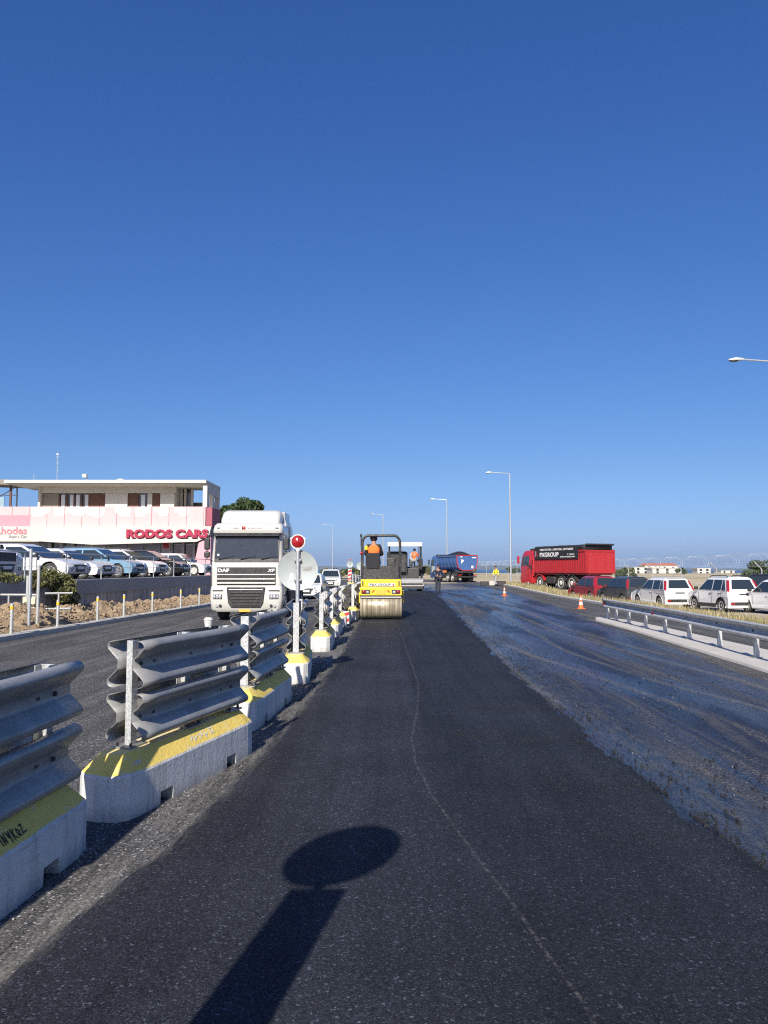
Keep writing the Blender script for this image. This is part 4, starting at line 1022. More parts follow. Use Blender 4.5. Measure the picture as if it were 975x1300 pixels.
# ---------------- tandem roller
def roller():
    t = thing('road_roller', 'yellow tandem road roller seen from behind on the fresh asphalt, wet steel drum down', 'road roller', (-.085, 23.52, .04), R(-1.5))
    drum = NT('worn_drum_steel'); c = drum.coord(rnd=False); st = drum.noise(drum.coord((16, .4, .4), rnd=False), 1.2, 5, .7); n = drum.noise(c, 5, 5)
    col = drum.mix(drum.ramp(st, [(.38, 0.0), (.62, 1.0)]), (.19, .165, .115), (.46, .40, .28)); col = drum.mix(drum.ramp(n, [(.5, 0.0), (.75, .6)]), col, (.13, .115, .08))
    drum.set(Base_Color=col, Metallic=.2, Roughness=drum.ramp(st, [(.3, .25), (.7, .5)]))
    for y in (0, 2.0):
        mb = MB(); mb.lathe([(.001, -.58), (.33, -.58), (.33, -.625), (.352, -.63), (.36, -.62), (.36, .62), (.352, .63), (.33, .625), (.33, .58), (.001, .58)], axis='x', c=(0, y, .36), n=48, caps=False)
        mb.build('drum', drum.m, t, smooth=True, ang=35)
        for sx in (-1, 1):
            mb = MB(); mb.box((sx * .66, y + .12, .64), (.04, .30, .34)); mb.build('drum_yoke', M['yellow'], t, bevel=.02)
    mb = MB(); mb.box((0, -.28, .655), (1.22, .05, .055)); sc = mb.build('scraper_bar', M['white_steel'], t, bevel=.008)
    mb = MB()
    # the brush edge is one comb-like strip
    mb.box((0, -.295, .64), (1.2, .012, .02)); mb.build('brush_strip', M['white_band'], sc)
    # rear body: lower panel with lamps, upper panel with the name strip
    mb = MB(); mb.box((0, .12, .83), (1.27, .86, .27)); mb.build('rear_body', M['yellow'], t, bevel=.035)
    mb = MB(); mb.box((0, .10, 1.075), (1.22, .78, .235)); up = mb.build('water_tank', M['yellow'], t, bevel=.03)
    mb = MB(); mb.box((0, -.318, .702), (1.24, .02, .02)); mb.build('trim', M['plastic'], t)
    mb = MB(); mb.box((.03, -.298, 1.03), (.80, .008, .095)); st_ = mb.build('name_strip', M['white_band'], t, bevel=.004)
    text('lettering', 'P&X GROUP', .098, M['dark_metal'], st_, (-.02, -.303, 1.03), ext=.001, bold=.002, width=.62)
    text('lettering', '♦', .09, M['red_paint'], st_, (.37, -.303, 1.03), ext=.001) if False else strokes('emblem', [[(.36, 1.0), (.375, 1.06), (.39, 1.0)]], M['red_paint'], st_, lambda u, v: (u, -.304, v), .012)
    mb = MB(); mb.box((.0, -.316, .815), (.32, .012, .13)); mb.build('warning_plate', M['plate_yel'], t)
    strokes('emblem', [[(-.26, .80), (-.20, .86)], [(.26, .80), (.20, .86)]], M['red_paint'], t, lambda u, v: (u, -.313, v), .02)
    for sx in (-1, 1):
        mb = MB(); mb.box((sx * .455, -.312, .815), (.26, .02, .12)); hz = mb.build('tail_lamp_housing', M['plastic'], t, bevel=.01)
        mb = MB(); mb.ell((sx * .515, -.322, .82), (.055, .02, .045)); mb.build('tail_lamp', M['red_lens'], hz, smooth='all')
        mb = MB(); mb.ell((sx * .40, -.322, .805), (.05, .02, .04)); mb.build('reversing_lamp', M['clear_lens'], hz, smooth='all')
        mb = MB(); mb.box((sx * .545, -.296, 1.07), (.035, .012, .14)); mb.build('vent_slot', M['plastic'], up)
    # operator station
    mb = MB(); mb.loft([[(x, y, z) for x, y in rrect(hw, -.20, .72, .06, 3)] for z, hw in ((1.195, .575), (1.6, .56))]); mb.build('platform_box', M['dark_metal'], t, bevel=.012)
    mb = MB(); pts = [(-.575, -.05, 1.0), (-.575, -.05, 2.30)] + [(-.575 + .2 - .2 * cos(a), -.05, 2.30 + .22 * sin(a)) for a in [pi / 2 * k / 6 for k in range(1, 7)]] + [(.575 - .2 + .2 * sin(a), -.05, 2.30 + .22 * cos(a)) for a in [pi / 2 * k / 6 for k in range(0, 7)]] + [(.575, -.05, 1.0)]
    mb.tube(pts, .042, 10); rp = mb.build('roll_bar', M['dark_metal'], t, smooth=True)
    mb = MB(); mb.tube([(-.61, -.08, 2.2), (-.61, -.08, 2.56)], .018); mb.cyl((-.61, -.08, 2.48), (-.61, -.08, 2.56), .035, n=10); mb.build('aerial', M['plastic'], rp)
    mb = MB(); mb.tube([(-.46, .02, 1.6), (-.46, .02, 2.08)], .015); b = mb.build('beacon_stem', M['dark_metal'], t)
    mb = MB(); mb.lathe([(.05, 2.08), (.055, 2.1), (.05, 2.19), (.03, 2.215), (.001, 2.22)], c=(-.46, .02, 0), n=16); mb.build('beacon', M['yellow'], b, smooth=True)
    mb = MB(); mb.ell((-.60, -.10, 1.99), (.05, .03, .05)); mb.build('side_lamp', M['red_lens'], rp, smooth='all')
    mb = MB(); mb.box((-.24, .08, 1.70), (.44, .42, .14)); s_ = mb.build('seat', M['dark_cloth'], t, bevel=.05)
    mb = MB(); mb.box((-.24, -.15, 1.74), (.42, .10, .50), rx=-.12); mb.build('seat_back', M['dark_cloth'], s_, bevel=.045)
    mb = MB(); mb.tube([(-.24, .85, 1.55), (-.24, .62, 1.92)], .03); mb.lathe([(.16, 0), (.175, .012), (.16, .024)], c=(-.24, .6, 1.93), n=20); mb.build('steering_wheel', M['plastic'], t)
    mb = MB(); mb.box((.30, .25, 1.72), (.26, .5, .26)); mb.build('control_console', M['dark_metal'], t, bevel=.03)
    mb = MB(); mb.tube([(.28, .2, 1.84), (.27, .2, 2.0)], .012); mb.ell((.27, .2, 2.02), (.03, .03, .035)); mb.build('lever', M['plastic'], t)
    mb = MB(); mb.box((0, 1.75, .98), (1.1, 1.3, .62)); mb.build('engine_hood', M['yellow'], t, bevel=.08)
    mb = MB(); mb.box((0, .95, .62), (.5, .9, .4)); mb.build('articulation_joint', M['dark_metal'], t, bevel=.03)
    return t
rl = roller()
person('roller driver in an orange vest sitting at the controls, seen from behind', (-.315, 23.60, 1.37), 0, SIT, M['dark_cloth'], M['navy'], 'helmet', .94, vest=M['hiviz_orange'])

# ---------------- asphalt paver
def paver():
    t = thing('asphalt_paver', 'asphalt paver with white canopy and pale screed laying the lane beyond the roller', 'paver', (1.42, 52.6, 0), R(-2))
    mb = MB(); mb.box((0, .25, .50), (2.5, .9, .16)); mb.box((0, .02, .28), (2.5, .5, .22)); mb.build('screed', M['dark_metal'], t, bevel=.03)
    mb = MB(); mb.box((.05, .22, .70), (2.42, .75, .26), rx=.16); mb.build('screed_walkway', M['white_steel'], t, bevel=.02)
    mb = MB(); mb.box((.05, -.17, .47), (2.45, .04, .20)); mb.build('rear_guard', M['steel_rim'], t, bevel=.01)
    for sx in (-1, 1):
        mb = MB(); mb.prism([(.0, .05), (1.0, .05), (1.0, .5), (.1, .75)], 'x', sx * 1.27, sx * 1.31); mb.build('end_plate', M['dark_metal'], t)
        mb = MB(); mb.loft([[(sx * .85, y, z), (sx * 1.2, y, z)] for y, z in ()]) if False else mb.prism([(1.6, .05), (4.6, .05), (4.85, .35), (4.6, .75), (1.6, .75), (1.35, .4)], 'x', sx * .85, sx * 1.2); mb.build('crawler_track', M['rubber'], t, bevel=.05)
        mb = MB(); mb.tube([(sx * 1.1, .5, .8), (sx * 1.18, 1.6, 1.15), (sx * 1.2, 3.4, .9)], .07, 8); mb.build('screed_arm', M['dark_metal'], t)
    mb = MB(); mb.box((0, 3.0, 1.15), (2.0, 3.4, .9)); mb.build('chassis', M['dark_metal'], t, bevel=.05)
    mb = MB(); mb.box((-.55, 2.3, 2.15), (1.45, 1.0, 1.25)); mb.build('engine_cowl', M['plastic'], t, bevel=.16, seg=4)
    mb = MB(); mb.box((-.2, 1.2, 1.75), (.5, .5, .85)); mb.tube([(-.45, 1.0, 1.5), (-.4, .9, 2.2), (-.2, 1.0, 2.6)], .05); mb.tube([(.1, .95, 1.4), (.15, .9, 2.0), (.05, 1.0, 2.3)], .035); mb.tube([(-.7, 1.0, 1.4), (-.72, .9, 1.9), (-.6, 1.2, 2.2)], .03); mb.build('auger_drive', M['dark_metal'], t, bevel=.02)
    mb = MB(); mb.box((.75, 1.9, 1.62), (.7, 1.1, .1)); pl = mb.build('operator_platform', M['dark_metal'], t)
    for x in (.42, 1.12):
        mb = MB(); mb.box((x, 1.5, 2.0), (.25, .3, .5)); mb.build('seat', M['plastic'], pl, bevel=.05)
    mb = MB(); mb.box((.42, 1.38, 2.25), (.08, .06, .7)); mb.build('console', M['white_steel'], pl)
    cn = MB(); cn.box((0, 2.2, 3.33), (2.42, 2.3, .06)); cn.box((0, 1.06, 3.25), (2.42, .05, .30)); cn.box((-1.19, 2.2, 3.25), (.04, 2.3, .26)); cn.box((1.19, 2.2, 3.25), (.04, 2.3, .26)); cn.build('canopy', M['white_paint'], t, bevel=.012)
    for (x, y) in ((-1.12, 1.2), (.98, 1.2), (1.14, 1.2), (-1.12, 3.2), (1.12, 3.2)):
        mb = MB(); mb.cyl((x, y, 1.5), (x, y, 3.2), .035, n=10); mb.build('canopy_post', M['dark_metal'], t)
    hp_ = MB(); hp_.loft([[(-1.3, 4.6, 1.0), (1.3, 4.6, 1.0), (1.3, 6.2, 1.0), (-1.3, 6.2, 1.0)], [(-1.6, 4.5, 1.7), (1.6, 4.5, 1.7), (1.6, 6.3, 1.7), (-1.6, 6.3, 1.7)]], caps=False); hp_.build('hopper', M['dark_metal'], t, solid=.04)
    return t
pv = paver()
person('paver operator in an orange jacket seated under the white canopy', (2.12, 53.95, 1.70), R(-20), SIT, M['hiviz_orange'], M['grey_cloth'], 'hair', 1.0)
person('man in dark work overalls standing hands on hips on the sprayed road', (3.55, 50.84, .006), R(-150), AKIMBO, M['navy'], M['navy'], 'hair', 1.03)
person('man in a yellow jacket and pale trousers walking near the lamp post', (10.05, 69.3, .02), R(120), WALK, M['hiviz_yellow'], M['grey_cloth'], 'hair', 1.02)
# ---------------- tipper lorries (local +y is forwards, y = 0 at the tailgate)
def chassis(t, ys_w, L, cab_m):
    for sx in (-1, 1):
        mb = MB(); mb.box((sx * .42, L / 2, .95), (.09, L - .6, .26)); mb.build('chassis_rail', M['dark_metal'], t)
        for k, y in enumerate(ys_w):
            front = k >= 2
            wheel(t, (sx * (1.06 if front else .98), y, .52), .52, .32 if front else .52, M['steel_rim'], sx, truck=True)
            mb = MB(); mb.loft([[(sx * .7, y + .62 * cos(a), .52 + .62 * sin(a)), (sx * 1.24, y + .62 * cos(a), .52 + .62 * sin(a)), (sx * 1.24, y + .67 * cos(a), .52 + .67 * sin(a)), (sx * .7, y + .67 * cos(a), .52 + .67 * sin(a))] for a in [pi * (.08 + .84 * q / 10) for q in range(11)]])
            mb.build('mudguard', cab_m if front else M['plastic'], t)
        y0 = (ys_w[1] + ys_w[2]) / 2
        mb = MB(); mb.box((sx * .95, y0, .72), (.5, 1.25, .55)); mb.build('fuel_tank', M['dark_metal'], t, bevel=.1)
    mb = MB(); mb.box((0, -.02, .62), (2.3, .10, .14)); ub = mb.build('under_run_bar', M['dark_metal'], t, bevel=.02)
    for sx in (-1, 1):
        mb = MB(); mb.box((sx * .95, -.08, .84), (.42, .06, .13)); mb.build('tail_lamp', M['red_lens'], t, bevel=.015)
def tip_cab(t, y0, L, m, side_m=None):
    ov = [(1.0, 1.22, 0, .2), (1.9, 1.24, 0, .2), (2.75, 1.18, .18, .22), (3.05, 1.10, .42, .25), (3.12, 1.0, .55, .2)]
    mb = MB(); mb.loft([[(x, y, z) for x, y in rrect(hw, y0, y0 + L - dy, e, 4)] for z, hw, dy, e in ov]); cb = mb.build('cab', m, t, smooth=True, ang=40)
    mb = MB(); mb.loft([[(x, y, z) for x, y in rrect(hw, y0 + .2, y0 + L + .02, .14, 4)] for z, hw in ((.42, 1.2), (.7, 1.25), (1.05, 1.24))]); 
    mb.build('bumper', m, t, smooth=True, ang=40)
    slab([(-1.05, y0 + L - .01, 1.95), (1.05, y0 + L - .01, 1.95), (1.0, y0 + L - .17, 2.72), (-1.0, y0 + L - .17, 2.72)], .012, (0, 1, .2), .02).build('windscreen', M['glass'], t)
    for sx in (-1, 1):
        mb = MB(); mb.loft([[(sx * 1.22, y0 + .65, 1.92), (sx * 1.22, y0 + L - .22, 1.85), (sx * 1.185, y0 + L - .42, 2.66), (sx * 1.185, y0 + .65, 2.66)], [(sx * 1.252, y0 + .65, 1.92), (sx * 1.252, y0 + L - .22, 1.85), (sx * 1.205, y0 + L - .42, 2.66), (sx * 1.205, y0 + .65, 2.66)]])
        mb.build('side_window', M['pale_glass'], t)
        mb = MB(); mb.box((sx * 1.42, y0 + L - .05, 2.35), (.14, .2, .62)); mb.box((sx * 1.32, y0 + L - .1, 2.6), (.2, .05, .05)); mb.build('mirror', m if side_m is None else M['plastic'], t, bevel=.03)
        mb = MB(); mb.box((sx * 1.255, y0 + .72, 1.62), (.03, .2, .05)); mb.build('door_handle', M['plastic'], t)
        mb = MB(); mb.box((sx * 1.0, y0 + L + .03, .78), (.36, .05, .2)); mb.build('headlight', M['clear_lens'], t, bevel=.02)
        if side_m:
            mb = MB(); mb.box((sx * 1.248, y0 + .95, 1.45), (.012, 1.1, .82)); mb.build('door_panel', side_m, t)
    mb = MB(); mb.box((0, y0 + .55, 3.18), (1.9, .7, .18)); mb.box((0, y0 + .2, 2.9), (2.1, .3, .5)); mb.build('roof_rack', M['plastic'], t, bevel=.03)
    return cb
def red_tipper():
    t = thing('tipper_truck', 'red four axle tipper truck with black side banner parked on the gravel at right', 'tipper truck', (17.0, 60.4, zt(16, 62) + .03), R(21.8)); t.scale = (1.06, 1.06, 1.06)
    chassis(t, (2.0, 3.4, 6.3, 8.0), 9.2, M['red_cab']); tip_cab(t, 7.15, 2.05, M['red_cab'])
    mb = MB(); mb.box((0, 3.55, 1.26), (2.2, 6.9, .24)); mb.build('bed_floor', M['red_body'], t, bevel=.03)
    for sx in (-1, 1):
        mb = MB(); mb.loft([[(sx * 1.24, .05, 1.36), (sx * 1.24, 7.0, 1.36), (sx * 1.24, 7.0, 2.95), (sx * 1.24, .05, 2.95)], [(sx * 1.18, .05, 1.36), (sx * 1.18, 7.0, 1.36), (sx * 1.18, 7.0, 2.95), (sx * 1.18, .05, 2.95)]])
        for k in range(23): mb.box((sx * 1.255, .45 + k * .288, 2.13), (.045, .09, 1.46))
        mb.box((sx * 1.26, 3.5, 2.95), (.12, 6.95, .14)); mb.box((sx * 1.26, 3.5, 1.36), (.12, 6.95, .14)); mb.box((sx * 1.265, .12, 2.15), (.10, .16, 1.6))
        sd_ = mb.build('bed_side', M['red_body'], t)
        mb = MB(); mb.box((sx * 1.335, 3.85, 2.82), (.02, 5.9, .90)); bn = mb.build('banner', M['tarp'], t)
        if sx < 0:
            rt = (pi / 2, 0, -pi / 2)
            text('lettering', 'PXGROUP', .46, M['white_letters'], bn, (-1.35, 4.72, 2.70), rt, .002, .012, width=2.6)
            text('lettering', 'ΧΩΜΑΤΟΥΡΓΙΚΑ - ΑΣΦΑΛΤΙΚΑ - ΣΚΥΡΟΔΕΜΑ', .2, M['white_letters'], bn, (-1.35, 3.75, 3.10), rt, .002, .004, width=4.5)
            text('lettering', 'Τ 22410', .13, M['white_letters'], bn, (-1.35, 1.85, 2.70), rt, .002, .003, width=.9)
            text('lettering', 'INFO PXGROUP', .13, M['white_letters'], bn, (-1.35, 2.25, 2.52), rt, .002, .003, width=1.9)
            strokes('emblem', [[(6.35, 2.6), (6.5, 3.0), (6.62, 2.6)]], M['red_lens'], bn, lambda u, v: (-1.347, u, v), .06)
            strokes('emblem', [[(6.68, 2.6), (6.6, 3.0)]], M['steel_pole'], bn, lambda u, v: (-1.349, u, v), .05)
            strokes('cab_stripe', [[(7.3, 1.75), (8.3, 2.15)], [(7.3, 1.58), (8.5, 2.05)], [(7.25, 2.3), (7.5, 1.2)]], M['plastic'], t, lambda u, v: (-1.249, u, v), .05)
    mb = MB(); mb.box((0, 7.02, 2.25), (2.44, .06, 1.9)); mb.build('headboard', M['red_body'], t)
    mb = MB(); mb.box((0, 0, 2.12), (2.44, .07, 1.72))
    for x in (-1.17, -.42, .42, 1.17): mb.box((x, -.05, 2.12), (.12, .06, 1.68))
    for z in (1.34, 2.92): mb.box((0, -.052, z), (2.46, .064, .13))
    mb.build('tailgate', M['red_body'], t, bevel=.008)
    mb = MB(); mb.loft([[(x, y, z) for x, z in ((-1.22, 2.98), (-1.24, 3.30), (-1.15, 3.40 + .03 * n1(y)), (0, 3.43 + .03 * n1(y, 3)), (1.15, 3.40), (1.24, 3.30), (1.22, 2.98))] for y in frange(.25, 6.9, lambda y: .4)]); mb.build('tarpaulin', M['tarp'], t, smooth='all')
    mb = MB(); mb.cyl((-1.25, .08, 3.40), (1.25, .08, 3.40), .07); mb.build('tarp_roller', M['tarp'], t)
    mb = MB(); mb.box((.0, -.06, .95), (.5, .02, .12)); mb.build('number_plate', M['plate'], t)
    return t
red_tipper()
def blue_tipper():
    t = thing('tipper_truck', 'blue tipper with a rounded tub heaped with dark asphalt waiting beyond the paver', 'tipper truck', (9.5, 88, .0), R(18))
    chassis(t, (1.5, 2.9, 5.6, 7.2), 8.4, M['blue_body']); tip_cab(t, 6.35, 2.05, M['blue_body'], M['white_paint'])
    U = [(1.27, 3.05), (1.26, 2.25), (1.14, 1.75), (.85, 1.45), (.5, 1.36), (-.5, 1.36), (-.85, 1.45), (-1.14, 1.75), (-1.26, 2.25), (-1.27, 3.05)]
    mb = MB(); mb.loft([[(x, y, z) for x, z in U] for y in (0.1, 6.1)])
    for y in (.55, 1.6, 2.65, 3.7, 4.75, 5.8):
        mb.loft([[(x * 1.035, y_, 1.36 + (z - 1.36) * 1.0 - .03 * (z < 2)) for x, z in U[:5]] + [(x * .99, y_, z) for x, z in U[:5]][::-1] for y_ in (y - .07, y + .07)])
        mb.loft([[(-x * 1.035, y_, 1.36 + (z - 1.36) * 1.0 - .03 * (z < 2)) for x, z in U[:5]] + [(-x * .99, y_, z) for x, z in U[:5]][::-1] for y_ in (y - .07, y + .07)])
    for sx in (-1, 1): mb.box((sx * 1.30, 3.1, 3.0), (.10, 6.0, .16))
    mb.build('tub', M['blue_body'], t)
    mb = MB(); mb.loft([[(x * .97, y, 1.33 + (z - 1.33) * .98) for x, z in U] for y in (-.02, .09)]); tg = mb.build('tailgate', M['blue_body'], t, bevel=.02)
    mb = MB()
    mb.tube([(x * 1.0, .0, z + .0) for x, z in U], .06, 6); mb.build('rim_bead', M['red_body'], t)
    mb = MB(); mb.tube([(-1.27, -.02, 3.06), (1.27, -.02, 3.06)], .06, 6); mb.build('top_bar', M['red_body'], t)
    mb = MB(); mb.box((.35, -.035, 2.2), (.07, .05, 1.6)); mb.build('tailgate_rib', M['blue_body'], tg)
    text('lettering', 'P', .55, M['white_letters'], tg, (-.62, -.04, 2.35), ext=.004, bold=.03)
    mb = MB(); mb.box((.85, -.04, 2.82), (.5, .01, .14)); mb.box((-.75, -.04, 2.9), (.34, .01, .10)); mb.build('marking', M['white_band'], tg)
    mb = MB(); mb.box((.62, -.04, 1.75), (.28, .01, .3)); mb.build('marking', M['white_band'], tg)
    mb = MB(); rows = []
    for j in range(15):
        y = .2 + 5.6 * j / 14; rows.append([mb.P((-1.2 + 2.4 * k / 12, y, 2.95 + .62 * sin(pi * k / 12) * sin(pi * (j / 14) ** .7) + .08 * n1(k * .8, j * .8))) for k in range(13)])
    for r0, r1 in zip(rows, rows[1:]):
        for k in range(12): mb.F((r0[k], r0[k + 1], r1[k + 1], r1[k]))
    mb.build('asphalt_load', M['asphalt'], t, smooth='all', fix=False)
    mb = MB(); mb.box((0, .3, 1.2), (2.2, .5, .2)); mb.box((0, 3, 1.18), (1.2, 5.6, .2)); mb.build('sub_frame', M['dark_metal'], t)
    for sx in (-1, 1):
        mb = MB(); mb.box((sx * 1.2, 4.2, 1.22), (.1, 1.6, .3)); mb.build('side_guard', M['orange_lens'] if sx < 0 else M['dark_metal'], t)
    return t
blue_tipper()

# ---------------- cars (local +y forwards, origin on the ground under the middle)
def car(label, loc, rz, paint, L=3.65, Wd=1.64, Hh=1.55, kind='hatch', group=None, rims='steel_rim', cat='car', trim=False, tailhi=True, rails=False, bumperm=None, z_belt=None):
    t = thing('parked_car' if cat != 'van' else 'parked_van', label, cat, loc, rz, group)
    P_ = M[paint]; wr = .30 if L < 3.9 else .345; hw = Wd / 2; zb = z_belt or Hh * .60; zs = .20 + (.04 if kind == 'suv' else 0)
    f, r = L / 2, -L / 2; ax_f, ax_r = f - .72 * (L / 3.65) ** .6, r + .62 * (L / 3.65); ra = wr + .055
    hood_b = f - (.95 if L < 3.9 else 1.12); zh = zb - (.02 if L > 3.9 else .04)
    if kind == 'van': hood_b = f - .80; zh = zb
    def arch(xc): return [(xc + ra * cos(a), wr + .01 + ra * sin(a)) for a in [pi * (-.06 + 1.12 * k / 10) for k in range(11)]]
    side = [(r + .06, zs), (r, zs + .14), (r - .0, .62), (r + .03, zb), (hood_b, zb + .01), (f - .42, zh - .05), (f - .10, zh - .17), (f, zh - .34), (f + .0, .42), (f - .04, zs + .05), (f - .12, zs)]
    low = [p for p in arch(ax_f) if p[1] >= zs - .001] + [p for p in arch(ax_r) if p[1] >= zs - .001]
    side = side + [(ax_f + ra + .0, zs)] + low[:len(low) // 2] + [(ax_f - ra, zs), (ax_r + ra, zs)] + low[len(low) // 2:] + [(ax_r - ra, zs)]
    def ins(p, k): return (p[0] * (1 - k), .62 + (p[1] - .62) * (1 - k * .4) if p[1] > .62 else p[1])
    mb = MB(); rings = []
    for x, k in ((-hw + .02, .035), (-hw, .012), (-hw + .10, 0), (hw - .10, 0), (hw, .012), (hw - .02, .035)):
        rings.append([(x * (1 - (.10 if (p[1] < .35) else 0) * .3), *ins(p, k)) for p in side])
    mb.loft(rings); body = mb.build('body', P_, t, bevel=.055, ang=28, seg=3)
    # cabin
    rb, fb = r + .04, hood_b + .0
    if kind == 'hatch': rt, ft = r + .30, hood_b - .70
    elif kind == 'suv': rt, ft = r + .42, hood_b - .98
    elif kind == 'sedan': rt, ft = r + 1.0, hood_b - .78; rb = r + .38
    else: rt, ft = r + .10, hood_b - .55
    zt_ = Hh - .085; tw = .165
    def cy(z): return hw - .025 - tw * ((z - zb) / (zt_ - zb))
    mb = MB(); a_ = cy(zb); b_ = cy(zt_)
    mb.loft([[(-a_, rb, zb - .03), (a_, rb, zb - .03), (a_, fb, zb - .03), (-a_, fb, zb - .03)], [(-b_, rt, zt_), (b_, rt, zt_), (b_, ft, zt_), (-b_, ft, zt_)], [(-b_ + .16, rt + .12, Hh), (b_ - .16, rt + .12, Hh), (b_ - .16, ft - .25, Hh), (-b_ + .16, ft - .25, Hh)]])
    mb.build('cabin', P_, t, bevel=.08, ang=20, seg=4)
    def side_pt(sx, y, z, o): return (sx * (cy(z) + o), y, z)
    def ylerp(z, yb, yt): return yb + (yt - yb) * (z - zb) / (zt_ - zb)
    z0, z1 = zb + .03, zt_ - .05
    yf0, yf1 = ylerp(z0, fb, ft) - .16, ylerp(z1, fb, ft) - .13
    yr0, yr1 = ylerp(z0, rb, rt) + (.20 if kind != 'sedan' else .12), ylerp(z1, rb, rt) + (.22 if kind != 'sedan' else .16)
    m1 = (yf0 + yr0) / 2 - .02; q1 = yr0 + (yf0 - yr0) * .16
    for sx in (-1, 1):
        for (a0, a1, b0, b1) in ((m1 + .035, yf0, m1 + .035, yf1), (q1 + .03, m1 - .035, max(q1 + .03, yr1), m1 - .035), (yr0, q1 - .02, yr1, max(q1 - .02, yr1 + .06))):
            mb = MB(); mb.loft([[side_pt(sx, a0, z0, o), side_pt(sx, a1, z0, o), side_pt(sx, b1, z1, o), side_pt(sx, b0, z1, o)] for o in (-.01, .006)]); mb.build('window', M['glass'], t)
        mb = MB(); mb.box((sx * (hw + .09), yf0 + .02, zb + .10), (.17, .12, .14)); mb.build('mirror', M['plastic'] if paint != 'car_red' else P_, t, bevel=.03)
        for y in (m1 + .12, q1 + .14):
            mb = MB(); mb.box((sx * (hw + .004), y, zb - .13), (.03, .17, .035)); mb.build('door_handle', M['plastic'] if trim else P_, t, bevel=.008)
        mb = MB()
        for y in (m1, yf0 - .02, q1 - .02): mb.box((sx * (hw - .001), y, (zb + .36) / 2), (.006, .012, zb - .36 - .1))
        mb.build('door_seam', M['plastic'], t)
        mb = MB(); mb.box((sx * (hw - .012), (ax_f + ax_r) / 2, zs + .10), (.04, ax_f - ax_r - 2 * ra - .08, .13 if not trim else .17)); mb.build('sill_moulding', M['plastic'] if (trim or kind == 'suv') else P_, t, bevel=.01)
        for y in (ax_f, ax_r):
            wheel(t, (sx * (hw - .115), y, wr), wr, .20, M[rims], sx)
            mb = MB(); mb.loft([[(sx * (hw - .30), y + q * cos(a), wr + .01 + q * sin(a)) for q in (ra - .012, ra + .004)][::1] + [(sx * (hw - (.02 if not trim else -.012)), y + q * cos(a), wr + .01 + q * sin(a)) for q in (ra + (.004 if not trim else .03), ra - .012)] for a in [pi * k / 14 for k in range(15)]], caps=True); mb.build('wheel_arch', M['plastic'], t)
        # tail lamps: tall on the rear pillars for the small hatch
        if tailhi and kind == 'hatch':
            zz0, zz1 = zb - .02, zt_ - .06
            mb = MB(); mb.loft([[(sx * (cy(z) + .010), ylerp(z, rb, rt) + .10, z), (sx * (cy(z) + .010), ylerp(z, rb, rt) - .012, z), (sx * (cy(z) - .09), ylerp(z, rb, rt) - .014, z), (sx * (cy(z) - .09), ylerp(z, rb, rt) + .10, z)] for z in (zz0, zz1)]); mb.build('taillight', M['red_lens'], t, bevel=.012)
        else:
            mb = MB(); mb.box((sx * (hw - .17), r + .02, zb - .16), (.36, .10, .16)); mb.build('taillight', M['red_lens'], t, bevel=.02)
        mb = MB(); mb.loft([[(sx * (hw - .40), f + .0 - .02, zh - .30), (sx * (hw - .08), f - .10, zh - .30), (sx * (hw - .03), f - .36, zh - .20), (sx * (hw - .06), f - .42, zh - .10), (sx * (hw - .38), f - .10, zh - .17)], [(sx * (hw - .40), f + .012, zh - .30), (sx * (hw - .06), f - .08, zh - .30), (sx * (hw + .006), f - .36, zh - .20), (sx * (hw - .02), f - .42, zh - .085), (sx * (hw - .38), f - .075, zh - .155)]]); mb.build('headlight', M['clear_lens'], t, bevel=.008)
        mb = MB(); mb.lathe([(.07, f - .06), (.075, f + .012), (.06, f + .004), (.001, f - .01)], c=(sx * (hw - .26), 0, .47), axis='y', n=16); mb.build('fog_lamp', M['plastic'], t)
        if rails:
            mb = MB(); mb.tube([(sx * (b_ - .08), rt + .1, Hh), (sx * (b_ - .08), rt + .2, Hh + .06), (sx * (b_ - .08), ft - .3, Hh + .06), (sx * (b_ - .08), ft - .15, Hh - .01)], .02, 6); mb.build('roof_rail', M['plastic'], t)
    # windscreen and rear window on the sloping ends
    def end(yb, yt, o, nm, wi, sgn, zlo=None):
        za, zc = (zlo or z0), z1 + .01; nrm = V((0, sgn * (zt_ - zb), -(yt - yb) * sgn * 1.0)).normalized()
        pa, pc = ylerp(za, yb, yt), ylerp(zc, yb, yt)
        slab([(-cy(za) + wi, pa, za), (cy(za) - wi, pa, za), (cy(zc) - wi, pc, zc), (-cy(zc) + wi, pc, zc)], .004, nrm, .012).build(nm, M['glass'], t)
    end(fb, ft, 0, 'windscreen', .11, 1, zb + .04); end(rb, rt, 0, 'rear_window', .19 if kind == 'hatch' else .12, -1, zb + .09)
    mb = MB(); mb.box((0, r - .004, zb - .26), (.52, .02, .11)); mb.build('number_plate', M['plate'], t)
    mb = MB(); mb.box((0, r + .0, .40), (Wd * .82, .04, .14)); mb.build('bumper_insert', M['plastic'], t, bevel=.015)
    if kind == 'hatch':
        mb = MB(); mb.box((0, r - .006, zb - .14), (.5, .02, .05)); mb.build('tailgate_handle', M['plastic'], t)
        for sx in (-1, 1):
            mb = MB(); mb.box((sx * (hw - .22), r - .004, .40), (.2, .045, .07)); mb.build('rear_reflector', M['red_lens'], t)
    mb = MB(); mb.prism([(-.42 * Wd / 1.64 * .9, .62), (.42 * Wd / 1.64 * .9, .62), (.34, .34), (-.34, .34)], 'y', f - .03, f + .015); mb.build('grille', M['plastic'], t, bevel=.02)
    if kind in ('suv', 'van', 'sedan'):
        mb = MB(); mb.box((0, f - .03, zh - .30), (Wd * .52, .06, .14 if kind != 'van' else .34)); mb.build('upper_grille', M['plastic'], t, bevel=.02)
        mb = MB(); mb.box((0, f + .015, .50), (.5, .02, .11)); mb.build('number_plate', M['plate'], t)
